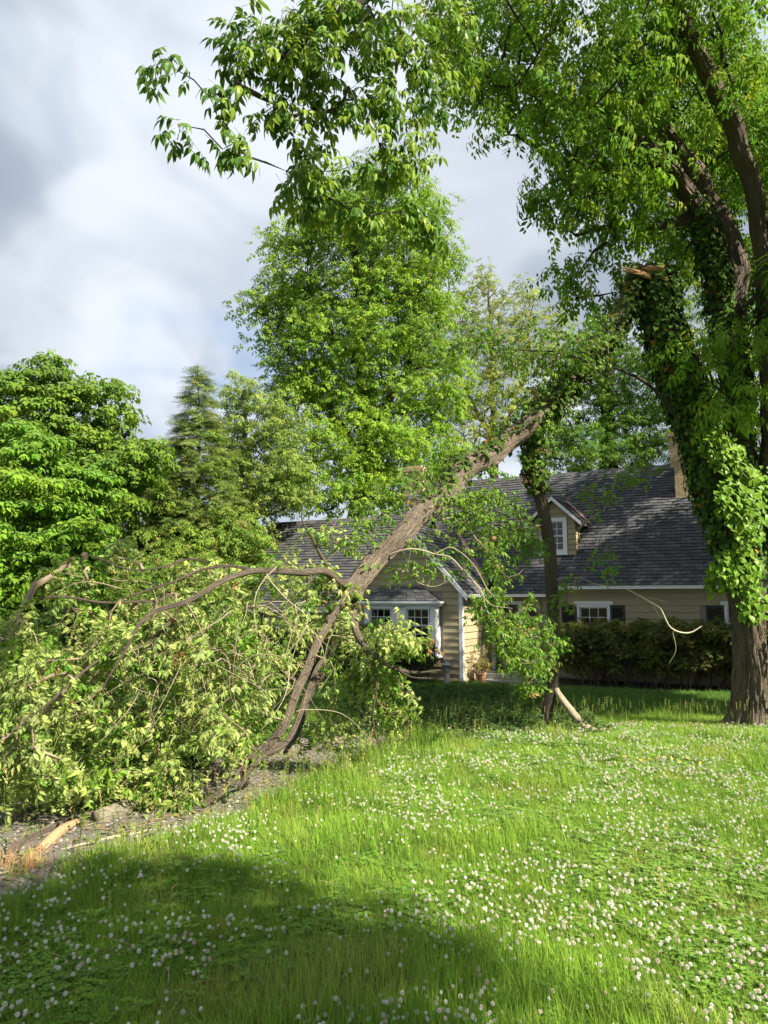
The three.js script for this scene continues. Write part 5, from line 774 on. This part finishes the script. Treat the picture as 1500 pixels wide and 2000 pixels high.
shrub('foundation_shrub', 'shadowed shrub in front of the garage end of the house', houseAt(-6, 0, 0.6), null, 0, { world: boxPts(-8.4, -3.8, 0.1, 1.5, 0.2, 1.6, 190), cols: [[0.035, 0.09, 0.015], [0.06, 0.14, 0.02]], per: 12, R: 0.3, stems: 12, geo: G.spray, s: [0.6, 0.9] });
shrub('bright_shrub', 'small yellow-green shrub lit by the sun at the far left', P(25, 1300, 16), [[25, 1250, 55, 35, 16, 0.6], [10, 1295, 60, 30, 15.5, 0.6]], 80, { cols: [[0.13, 0.27, 0.02], [0.22, 0.36, 0.03]], per: 12, R: 0.24, geo: G.spray, s: [0.45, 0.7] });
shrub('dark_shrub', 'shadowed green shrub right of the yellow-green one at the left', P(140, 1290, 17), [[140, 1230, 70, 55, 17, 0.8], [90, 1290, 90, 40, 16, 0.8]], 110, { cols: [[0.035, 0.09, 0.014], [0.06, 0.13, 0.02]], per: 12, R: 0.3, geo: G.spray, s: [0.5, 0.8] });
shrub('leafy_thicket', 'mixed green thicket beneath the conifer, left of the roof', P(320, 1230, 22), [[300, 1150, 110, 60, 22, 1], [400, 1160, 70, 70, 22.5, 1], [220, 1190, 80, 50, 20, 1], [330, 1230, 130, 50, 20, 1]], 230, { cols: [[0.10, 0.21, 0.03], [0.17, 0.29, 0.045], [0.24, 0.25, 0.08]], per: 13, R: 0.4, geo: G.spray, s: [0.6, 0.95], category: 'thicket' });
shrub('low_thicket', 'dark undergrowth behind the collapsed crown', P(200, 1400, 11), [[150, 1400, 200, 60, 10, 0.8], [350, 1380, 200, 60, 10.5, 0.8], [60, 1440, 120, 50, 8.5, 0.6], [-20, 1380, 80, 80, 9, 0.6], [250, 1480, 180, 40, 8, 0.5]], 160, { cols: [[0.03, 0.075, 0.014], [0.055, 0.12, 0.02]], per: 11, R: 0.3, geo: G.spray, s: [0.5, 0.8], category: 'thicket' });
// outbuilding far left
{
  const c = P(85, 1215, 30); const s = thing('shed', 'low brown-roofed shed glimpsed between the left trees', 'shed', V(c.x, groundY(c.x, c.z), c.z)); s.rotation.y = 0.3;
  const w = part('wall', mergeGeometries([box(-1.6, 1.6, 0, 2.0, -1.2, 1.2)]), std([0.16, 0.14, 0.12]), s); for (let v = 0.1; v < 1.95; v += 0.2) part('board', hexa([[-1.6, v, 1.2], [1.6, v, 1.2], [1.6, v + 0.2, 1.2], [-1.6, v + 0.2, 1.2]], [[-1.6, v, 1.225], [1.6, v, 1.225], [1.6, v + 0.2, 1.205], [-1.6, v + 0.2, 1.205]]), std([0.18, 0.155, 0.13]), w);
  part('roof', mergeGeometries([hexa([[-1.9, 1.95, 1.5], [1.9, 1.95, 1.5], [1.9, 3.0, 0], [-1.9, 3.0, 0]], [[-1.9, 1.85, 1.5], [1.9, 1.85, 1.5], [1.9, 2.9, 0], [-1.9, 2.9, 0]]), hexa([[-1.9, 1.95, -1.5], [1.9, 1.95, -1.5], [1.9, 3.0, 0], [-1.9, 3.0, 0]], [[-1.9, 1.85, -1.5], [1.9, 1.85, -1.5], [1.9, 2.9, 0], [-1.9, 2.9, 0]])]), std([0.10, 0.08, 0.07]), s);
}
// garden ornament: a small stone lantern beside the corner board
{
  const p = houseAt(-0.32, 0, 0.42), t = thing('garden_ornament', 'weathered stone garden lantern at the white corner board', 'ornament', V(p.x, groundY(p.x, p.z), p.z));
  const lat = (pts, n = 14) => new THREE.LatheGeometry(pts.map((q) => new THREE.Vector2(...q)), n);
  part('base', lat([[0, 0], [0.16, 0], [0.16, 0.06], [0.09, 0.1], [0.07, 0.22], [0.08, 0.36], [0.13, 0.40], [0, 0.41]]), M.stone, t);
  part('lamp_house', mergeGeometries([lat([[0, 0.40], [0.13, 0.4], [0.11, 0.44], [0, 0.44]], 6), ...[0, 1, 2, 3, 4, 5].map((k) => box(-0.015, 0.015, 0.43, 0.56, 0.085, 0.11).rotateY(k * Math.PI / 3)), lat([[0, 0.43], [0.05, 0.43], [0.05, 0.55], [0, 0.55]], 8)]), M.stone, t);
  part('cap', lat([[0, 0.545], [0.17, 0.55], [0.14, 0.59], [0.05, 0.66], [0.03, 0.7], [0.035, 0.73], [0, 0.76]], 6), M.stone, t);
}
// clay pot with a plant, pots on the porch
function pot(label, p, h, r, mat, cols, n, size, flowers) {
  const t = thing('flower_pot', label, 'flower pot', p);
  part('pot', new THREE.LatheGeometry([[0, 0], [r * 0.68, 0], [r * 0.95, h * 0.8], [r * 1.06, h * 0.8], [r * 1.06, h], [r * 0.92, h], [r * 0.9, h * 0.9], [0, h * 0.88]].map((q) => new THREE.Vector2(...q)), 18), mat, t);
  const c = []; for (let i = 0; i < n; i++) c.push(p.clone().add(V(rr(-1, 1) * size, h + rr(0.05, 1.1) * size, rr(-1, 1) * size)));
  cloud('plant', G.spray, LM, tufts(c, 6, 0.1, { cols, s: [0.3, 0.5] }), t);
  if (flowers) { const f = []; for (let i = 0; i < 14; i++) f.push({ p: p.clone().add(V(rr(-1, 1) * size, h + size * rr(0.8, 1.3), rr(-1, 1) * size)), f: unit(), n: UP, s: rr(0.25, 0.4), c: jit(flowers, 0.2) }); cloud('flowers', G.sprayTiny, LM, f, t); }
}
{ const p = houseAt(0.35, 0, -0.6); pot('orange clay pot with sprouts by the lit side wall', V(p.x, groundY(p.x, p.z), p.z), 0.30, 0.15, M.terracotta, [[0.10, 0.16, 0.03], [0.2, 0.2, 0.06]], 12, 0.28); }
{ const p = houseAt(1.35, 0.18, -1.7); pot('grey pot with pink blooms on the porch step', p, 0.32, 0.17, M.stone, [[0.06, 0.13, 0.02], [0.1, 0.2, 0.03]], 10, 0.22, [0.7, 0.22, 0.22]); }
{ // bench-like white stool on the porch
  const p = houseAt(1.72, 0.18, -1.6), t = thing('porch_stool', 'small pale stool on the porch beside the pink flowers', 'stool', p);
  part('seat', new THREE.CylinderGeometry(0.17, 0.16, 0.04, 18).translate(0, 0.40, 0), M.white, t);
  for (let k = 0; k < 4; k++) { const a = k * Math.PI / 2 + 0.4; part('leg', tube([V(Math.cos(a) * 0.12, 0.39, Math.sin(a) * 0.12), V(Math.cos(a) * 0.17, 0, Math.sin(a) * 0.17)], [0.018, 0.014], 8), M.white, t); }
}
// climbing bits on the lit side wall
shrub('climbing_plant', 'thin dry climbing plant at the foot of the sunlit side wall', houseAt(0.3, 0, -0.8), null, 0, { world: boxPts(0.12, 0.4, 0.1, 1.0, -1.4, -0.3, 16), cols: [[0.12, 0.13, 0.04], [0.2, 0.17, 0.07]], per: 5, R: 0.14, stems: 6, geo: G.spray, s: [0.3, 0.5] });
// woodland closing the distance
{
  const list = [];
  for (let i = 0; i < 9000; i++) {
    const a = rr(-1.25, 1.25), d = rr(48, 75), x = Math.sin(a) * d, z = -Math.cos(a) * d, hmax = 7 + 2.5 * noise2(x * 0.12, z * 0.12) + 1.5 * noise2(x * 0.4, z * 0.4), y = groundY(x, z) + hmax * Math.pow(rnd(), 0.8), t = 0.5 + 0.5 * noise3(x * 0.25, y * 0.4, z * 0.25);
    list.push({ p: V(x, y, z), f: V(rr(-1, 1), rr(-0.8, 0.1), rr(-1, 1)), n: V(rr(-0.5, 0.5), 1, rr(-0.2, 0.7)), s: rr(2.6, 4.5), c: jit(mixc([0.04, 0.10, 0.02], [0.10, 0.19, 0.03], t), 0.25) });
  }
  const w = cloud('woodland', G.spray, LM, list, scene); tag(w, 'far green woodland closing the view behind the house and trees', 'woodland', null, 'stuff');
}
// ------------------------------------------------------------------ lawn: grass, clover, flowers
{
  const blade = (o, x, z, h, w, lean, dir) => { const cx = Math.cos(dir), sx = Math.sin(dir), px = -sx * w / 2, pz = cx * w / 2, at = (t) => [x + cx * lean * t * t, h * (t - 0.18 * t * t * lean / h), z + sx * lean * t * t], a = at(0), b = at(0.55), c = at(1); o.push(a[0] - px, a[1], a[2] - pz, a[0] + px, a[1], a[2] + pz, b[0] + px * 0.8, b[1], b[2] + pz * 0.8, a[0] - px, a[1], a[2] - pz, b[0] + px * 0.8, b[1], b[2] + pz * 0.8, b[0] - px * 0.8, b[1], b[2] - pz * 0.8, b[0] - px * 0.8, b[1], b[2] - pz * 0.8, b[0] + px * 0.8, b[1], b[2] + pz * 0.8, ...c); };
  const flip = (g) => { const p = g.attributes.position, q = []; for (let i = 0; i < p.count; i++) q.push(p.getX(i), p.getZ(i), 0); return g; };
  const tuftGeo = (n, h, r, w) => { const o = []; for (let i = 0; i < n; i++) { const a = rr(0, 6.283), d = r * Math.sqrt(rnd()); blade(o, Math.cos(a) * d, Math.sin(a) * d, h * rr(0.55, 1.2), w * rr(0.7, 1.2), h * rr(0.15, 0.85), rr(0, 6.283)); } return tris(o); };
  const cloverGeo = () => { const o = []; for (let i = 0; i < 9; i++) { const a = rr(0, 6.283), d = 0.075 * Math.sqrt(rnd()), x = Math.cos(a) * d, z = Math.sin(a) * d, h = rr(0.035, 0.085), t0 = rr(0, 6.283); stalk(o, [x * 0.6, 0, z * 0.6], [x, h, z], 0.001);
    for (let k = 0; k < 3; k++) { const t = t0 + k * 2.094, c = Math.cos(t), s = Math.sin(t), L = rr(0.014, 0.02), W = L * 0.55, ty = rr(-0.003, 0.004), P3 = (l, w2) => [x + c * l - s * w2, h + ty * l / L + 0.002, z + s * l + c * w2]; o.push(...P3(0, 0), ...P3(L * 0.6, W), ...P3(L, W * 0.45), ...P3(0, 0), ...P3(L, W * 0.45), ...P3(L, -W * 0.45), ...P3(0, 0), ...P3(L, -W * 0.45), ...P3(L * 0.6, -W)); } } return tris(o); };
  const grassMat = leafMat([1.2, 1.08, 0.95], 0.36);
  const tall = tuftGeo(15, 0.16, 0.06, 0.0040), short = tuftGeo(17, 0.095, 0.065, 0.0040), clover = cloverGeo();
  const lg = [], sg = [], cl = [], heads = [], weeds = [];
  const cloverAt = (x, z) => 0.75 * sstep(-0.1, 0.8, noise2(x * 0.55 + 3, z * 0.55) + 0.35 * noise2(x * 1.9, z * 1.9) + sstep(-5.5, -3.2, z) * 0.35 - sstep(0.5, -1.8, x) * 0.15);
  const upright = (x, z, s, c, o = {}) => { const a = rr(0, 6.283); return { p: V(x, groundY(x, z) - 0.005, z), f: V(Math.cos(a), rr(-0.12, 0.12), Math.sin(a)), n: V(rr(-0.12, 0.12), 1, rr(-0.12, 0.12)), s, c, ...o }; };
  const tryAt = (d, wide) => { const z = -d, x = rr(-1, 1) * (0.62 * d + 0.6) * wide; return [x, z]; };
  const N = 70000;
  for (let i = 0; i < N; i++) {
    const d = 1.9 + 12.5 * Math.pow(rnd(), 1.35), [x, z] = tryAt(d, 1);
    if (onDrive(x, z)) { if (rnd() > 0.02) continue; }
    const far = sstep(3, 12, d), k = cloverAt(x, z), dry = sstep(0.35, 0.75, noise2(x * 0.8 + 30, z * 0.8)), tone = mixc(mixc([0.135, 0.275, 0.03], [0.205, 0.375, 0.042], 0.5 + 0.5 * noise2(x * 0.9, z * 0.9 + 9)), [0.30, 0.33, 0.09], dry * 0.45 + (rnd() < 0.06 ? 0.5 : 0)), edge = edgeX(z) - x > -0.5 && edgeX(z) - x < 0.1 && z > -10;
    const high = sstep(0.0, 0.6, noise2(x * 0.45 + 60, z * 0.45)) + (edge ? 0.7 : 0) + sstep(-1.3, -0.2, x) * sstep(1.2, 0, x) * 0.3;
    if (rnd() < 0.2 + 0.32 * high - 0.12 * k) lg.push(upright(x, z, rr(0.6, 1.15) * (1 + 0.25 * far) * (0.8 + 0.4 * high), jit(tone, 0.22), { sx: 1 + 0.8 * far, sz: 1 + 0.8 * far })); else sg.push(upright(x, z, rr(0.65, 1.2) * (1 + 0.3 * far), jit(tone, 0.22), { sx: 1 + 0.9 * far, sz: 1 + 0.9 * far }));
  }
  for (let i = 0; i < 21000; i++) { const d = 1.9 + 9.5 * Math.pow(rnd(), 1.4), [x, z] = tryAt(d, 1); if (onDrive(x, z) || rnd() > cloverAt(x, z) + 0.12) continue; cl.push(upright(x, z, rr(0.8, 1.35) * (1 + 0.5 * sstep(4, 10, d)), jit(mixc([0.10, 0.22, 0.024], [0.16, 0.31, 0.034], rnd()), 0.2))); }
  // shaded lawn behind and beyond
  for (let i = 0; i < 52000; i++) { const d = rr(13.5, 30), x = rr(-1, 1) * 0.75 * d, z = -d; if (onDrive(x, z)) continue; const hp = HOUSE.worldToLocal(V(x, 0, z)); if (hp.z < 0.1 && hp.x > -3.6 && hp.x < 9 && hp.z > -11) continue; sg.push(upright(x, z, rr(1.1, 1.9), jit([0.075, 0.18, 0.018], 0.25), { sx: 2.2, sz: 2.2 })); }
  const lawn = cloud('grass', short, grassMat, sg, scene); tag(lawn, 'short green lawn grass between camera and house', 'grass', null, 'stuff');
  tag(cloud('tall_grass', tall, grassMat, lg, scene), 'longer uncut grass tufts, thickest along the path edge', 'grass', null, 'stuff');
  tag(cloud('clover', clover, grassMat, cl, scene), 'low dark green clover leaves carpeting the near lawn', 'clover', null, 'stuff');
  // seed stems
  { const o = []; stalk(o, [0, 0, 0], [0.02, 0.42, 0], 0.0012); for (let i = 0; i < 9; i++) { const y = 0.34 + i * 0.011, a = i * 2.1; o.push(0.017, y, 0, 0.017 + Math.cos(a) * 0.012, y + 0.018, Math.sin(a) * 0.012, 0.02, y + 0.008, 0.004); } const g = tris(o), l = [];
    for (let i = 0; i < 900; i++) { const d = 3.2 + 9 * rnd(), z = -d, e = edgeX(z), x = rnd() < 0.55 ? e + Math.abs(rr(-1, 1) * rr(0, 1)) * 1.8 - 0.1 : rr(-0.6, 0.6) * d; if (onDrive(x, z) && rnd() > 0.2) continue; l.push(upright(x, z, rr(0.6, 1.2), jit(rnd() < 0.4 ? [0.36, 0.33, 0.14] : [0.15, 0.25, 0.05], 0.2), { n: V(rr(-0.25, 0.25), 1, rr(-0.25, 0.25)), sx: 1.3, sz: 1.3 })); }
    for (let i = 0; i < 260; i++) { const x = rr(0.5, 6), z = rr(-12.4, -11.2); l.push(upright(x, z, rr(0.7, 1.25), jit([0.20, 0.28, 0.07], 0.2), { n: V(rr(-0.25, 0.25), 1, rr(-0.25, 0.25)), sx: 1.6, sz: 1.6 })); }
    tag(cloud('seed_grass', g, grassMat, l, scene), 'thin tall grass stems with seed heads along the path and the shade line', 'grass', null, 'stuff'); }
  // weeds in the shade under the limb
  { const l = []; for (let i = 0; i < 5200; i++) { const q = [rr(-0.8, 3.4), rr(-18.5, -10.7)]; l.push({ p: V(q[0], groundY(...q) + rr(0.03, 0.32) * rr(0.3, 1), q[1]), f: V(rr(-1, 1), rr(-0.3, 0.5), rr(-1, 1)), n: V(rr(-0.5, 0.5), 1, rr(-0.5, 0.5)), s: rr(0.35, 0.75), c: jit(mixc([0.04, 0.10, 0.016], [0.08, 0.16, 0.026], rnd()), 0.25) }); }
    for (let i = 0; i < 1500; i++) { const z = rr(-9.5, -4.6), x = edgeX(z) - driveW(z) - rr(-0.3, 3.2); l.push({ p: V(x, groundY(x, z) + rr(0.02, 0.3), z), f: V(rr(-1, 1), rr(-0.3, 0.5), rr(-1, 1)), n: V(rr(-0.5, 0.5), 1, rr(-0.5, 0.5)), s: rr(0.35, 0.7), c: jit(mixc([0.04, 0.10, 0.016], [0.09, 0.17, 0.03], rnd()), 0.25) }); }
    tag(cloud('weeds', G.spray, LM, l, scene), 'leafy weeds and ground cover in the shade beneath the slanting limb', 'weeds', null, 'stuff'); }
  // dead leaves, bark chips and dry grass on the path
  { const l = []; for (let i = 0; i < 3200; i++) { const z = rr(-12, -3.4), x = edgeX(z) - rr(0, 1) * driveW(z); l.push({ p: V(x, groundY(x, z) + 0.03 + rr(0, 0.02), z), f: V(rr(-1, 1), rr(-0.2, 0.2), rr(-1, 1)), n: V(rr(-0.4, 0.4), 1, rr(-0.4, 0.4)), s: rr(0.2, 0.65), c: jit(mixc([0.22, 0.15, 0.07], [0.14, 0.19, 0.05], rnd()), 0.3) }); }
    { const pg = new THREE.IcosahedronGeometry(0.018, 0), pl = []; for (let i = 0; i < 6000; i++) { const z = rr(-13, -3.2), x = edgeX(z) - Math.pow(rnd(), 0.8) * driveW(z) * 1.04 + 0.05; pl.push({ p: V(x, groundY(x, z) + 0.018, z), f: unit(), n: UP, s: rr(0.25, 1.1), sx: rr(0.7, 1.3), c: jit(mixc([0.17, 0.155, 0.14], [0.32, 0.29, 0.25], rnd()), 0.2) }); } tag(cloud('gravel', pg, std([1, 1, 1], { flatShading: true }), pl, scene), 'loose grey stones and grit strewn over the path', 'gravel', null, 'stuff'); const sg2 = tube([V(0, 0, -0.07), V(0.006, 0.006, 0), V(0, 0, 0.08)], [0.0035, 0.003, 0.0015], 5, { cap: false }), sl = []; for (let i = 0; i < 900; i++) { const z = rr(-12, -3.6), x = edgeX(z) + rr(-1.05, 0.1) * driveW(z); sl.push({ p: V(x, groundY(x, z) + 0.03, z), f: V(rr(-1, 1), rr(-0.15, 0.15), rr(-1, 1)), n: UP, s: rr(0.5, 1.8), c: jit([0.22, 0.17, 0.12], 0.3) }); } tag(cloud('fallen_twigs', sg2, std([1, 1, 1]), sl, scene), 'small broken twigs scattered over the path and its edge', 'twigs', null, 'stuff'); }
    tag(cloud('litter', G.ivy, leafMat([1, 1, 1], 0.2), l, scene), 'dead leaves and torn bits scattered over the grey path', 'leaf litter', null, 'stuff'); }
  function clump(name, label, x, z, geo, n, r, cols, s, category = 'grass clump') { const t = thing(name, label, category, V(x, groundY(x, z), z)), l = []; for (let i = 0; i < n; i++) { const a = rr(0, 6.283), d = r * Math.sqrt(rnd()); l.push(upright(x + Math.cos(a) * d, z + Math.sin(a) * d, rr(...s), jit(mixc(cols[0], cols[1], rnd()), 0.2))); } cloud('blades', geo, grassMat, l, t); return t; }
  { const l = []; for (let i = 0; i < 2600; i++) { const d = 2 + 9 * Math.pow(rnd(), 1.2), [x, z] = tryAt(d, 1); if (onDrive(x, z)) continue; l.push({ p: V(x, groundY(x, z) + rr(0.02, 0.07), z), f: V(rr(-1, 1), rr(-0.3, 0.3), rr(-1, 1)), n: UP, s: rr(0.6, 1.3), c: jit(mixc([0.42, 0.36, 0.18], [0.30, 0.22, 0.10], rnd()), 0.25) }); } const tg = tube([V(0, 0, -0.08), V(0.008, 0.008, 0), V(-0.004, 0, 0.09)], [0.0012, 0.0016, 0.0008], 3, { cap: false }); tag(cloud('thatch', tg, std([1, 1, 1]), l, scene), 'dead straw-coloured stalks lying among the lawn grass', 'thatch', null, 'stuff'); }
  clump('dry_grass_clump', 'straw-coloured dead grass clump on the path at the lower left', -2.32, -4.75, tall, 26, 0.16, [[0.36, 0.25, 0.12], [0.5, 0.36, 0.18]], [0.6, 1]);
  clump('rusty_grass_clump', 'orange-brown withered patch in the near shaded lawn', -0.84, -3.8, short, 26, 0.12, [[0.40, 0.22, 0.04], [0.30, 0.24, 0.05]], [0.7, 1.1]);
  // broad dock leaf rosette in the shaded lawn
  { const x = -0.53, z = -3.35, t = thing('dock_plant', 'broad dark leaves of a dock plant in the shaded lawn', 'plant', V(x, groundY(x, z), z)); for (let k = 0; k < 6; k++) { const a = k * 1.05 + rr(-0.2, 0.2), l = part('leaf', G.creeper, k % 2 ? leafMat([0.06, 0.16, 0.02]) : leafMat([0.08, 0.2, 0.025]), t); frame(_m4, { p: V(x + Math.cos(a) * 0.02, groundY(x, z) + 0.05, z + Math.sin(a) * 0.02), f: V(Math.cos(a), 0.55, Math.sin(a)), n: V(-Math.cos(a) * 0.5, 1, -Math.sin(a) * 0.5), s: rr(0.9, 1.4) }, t.position); _m4.decompose(l.position, l.quaternion, l.scale); } }
  // clover heads: many small florets on a ball
  const florets = (n, r) => { const o = []; for (let i = 0; i < n; i++) { const y = 1 - 2 * (i + 0.5) / n, q = Math.sqrt(1 - y * y), a = i * 2.39996, d = V(q * Math.cos(a), y, q * Math.sin(a)), s = V(0, 1, 0).cross(d); if (s.lengthSq() < 1e-4) s.set(1, 0, 0); s.normalize(); const u = d.clone().cross(s), w = r * 0.22, tip = d.clone().multiplyScalar(r).addScaledVector(u, r * 0.12), b = d.clone().multiplyScalar(r * 0.45), pt = (x2, y2, l) => d.clone().multiplyScalar(l).addScaledVector(s, x2).addScaledVector(u, y2); const A = pt(-w, 0, r * 0.55), B = pt(w, 0, r * 0.55), C = pt(0, w, r * 0.55); for (const [p1, p2] of [[A, B], [B, C], [C, A]]) o.push(...p1.toArray(), ...p2.toArray(), ...tip.toArray()); } return tris(o); };
  const head = florets(46, 0.0088), stemG = tube([V(0, 0, 0), V(0.004, 0.06, 0.002), V(0, 0.115, 0)], [0.0011, 0.001, 0.001], 4, { cap: false }), headMats = [[0.72, 0.70, 0.60], [0.66, 0.60, 0.50], [0.60, 0.46, 0.38], [0.76, 0.75, 0.66]].map((c) => leafMat(c, 0.25, { clearcoat: 0 })), stemMat = leafMat([0.13, 0.24, 0.05], 0.2);
  const spots = [];
  for (let i = 0; i < 20000; i++) { const d = 2.1 + 9.6 * Math.pow(rnd(), 1.15), [x, z] = tryAt(d, 1), q = noise2(x * 0.7 + 8, z * 0.7) + 0.5 * noise2(x * 2.3, z * 2.3) + 0.45 * sstep(-0.8, 1.6, x) + 0.3 * sstep(-9.4, -10.3, z) * sstep(4.5, 2, x) - 0.12; if (onDrive(x, z) || rnd() > sstep(-0.55, 0.9, q) * 0.8 + 0.04) continue; spots.push(V(x, groundY(x, z), z)); }
  spots.sort((a, b) => (inView(a) ? 0 : 50) + a.distanceTo(EYE) - (inView(b) ? 0 : 50) - b.distanceTo(EYE));
  const proto = new THREE.Group(); proto.name = 'clover_flower'; part('stem', stemG, stemMat, proto); { const h = part('flower_head', head, headMats[0], proto); h.position.y = 0.118; h.scale.y = 0.9; }
  tag(proto, 'white clover flower head standing up in the near lawn', 'clover flower', 'white clover flowers in the near lawn');
  const rest = [], restStem = [];
  spots.forEach((p, i) => {
    const s = rr(0.8, 1.25);
    if (i < 300) { const c = i ? proto.clone() : proto; c.name = numbered('clover_flower'); c.position.copy(p); c.rotation.set(rr(-0.2, 0.2), rr(0, 6.283), rr(-0.2, 0.2)); c.scale.set(s, s * rr(0.75, 1.3), s); c.children[1].material = headMats[Math.floor(Math.pow(rnd(), 0.8) * 4)]; scene.add(c); } else { const h = rr(0.10, 0.16); rest.push({ p: V(p.x + rr(-0.01, 0.01), p.y + h, p.z), f: V(1, rr(-0.3, 0.3), rr(-1, 1)), n: V(rr(-0.2, 0.2), 1, rr(-0.2, 0.2)), s: s * (1 + 0.5 * sstep(5, 10, -p.z)), c: jit([[0.72, 0.70, 0.60], [0.66, 0.60, 0.50], [0.76, 0.75, 0.66]][Math.floor(rnd() * 3)], 0.08) }); restStem.push({ p, f: V(1, 0, rr(-1, 1)), n: UP, s: 1, c: [0.13, 0.24, 0.05] }); }
  });
  tag(cloud('clover_flowers', head, leafMat([1, 1, 1], 0.25, { clearcoat: 0 }), rest, scene), 'white clover heads sprinkled over the middle and far lawn', 'clover flowers', null, 'stuff');
  tag(cloud('clover_stems', stemG, grassMat, restStem, scene), 'thin green stems under the white clover heads farther off', 'clover stems', null, 'stuff');
  // yellow buttercups
  { const petal = []; for (let k = 0; k < 5; k++) { const a = k * 1.257, c = Math.cos(a), s = Math.sin(a); petal.push(0, 0, 0, c * 0.012 - s * 0.007, 0.005, s * 0.012 + c * 0.007, c * 0.015, 0.006, s * 0.015, 0, 0, 0, c * 0.015, 0.006, s * 0.015, c * 0.012 + s * 0.007, 0.005, s * 0.012 - c * 0.007); } const pg = tris(petal), ym = leafMat([0.85, 0.60, 0.03], 0.2);
    const P0 = new THREE.Group(); part('stem', stemG, stemMat, P0); const f = part('petals', pg, ym, P0); f.position.y = 0.115; tag(P0, 'tiny yellow buttercup among grass at the right of the lawn', 'buttercup', 'yellow buttercups in the lawn');
    for (let i = 0; i < 26; i++) { const c = i ? P0.clone() : P0; c.name = numbered('buttercup'); const x = i < 14 ? 3.1 + rr(-0.4, 0.4) : rr(1.2, 5), z = i < 14 ? -8.2 + rr(-0.35, 0.35) : rr(-10.5, -7.5); c.position.set(x, groundY(x, z), z); c.rotation.set(rr(-0.2, 0.35), rr(0, 6), rr(-0.2, 0.2)); c.scale.set(1.15, 1.2, 1.15); scene.add(c); } }
}
scene.traverse((o) => { if (o.isMesh) { o.castShadow = true; o.receiveShadow = true; } });
renderer.render(scene, camera);
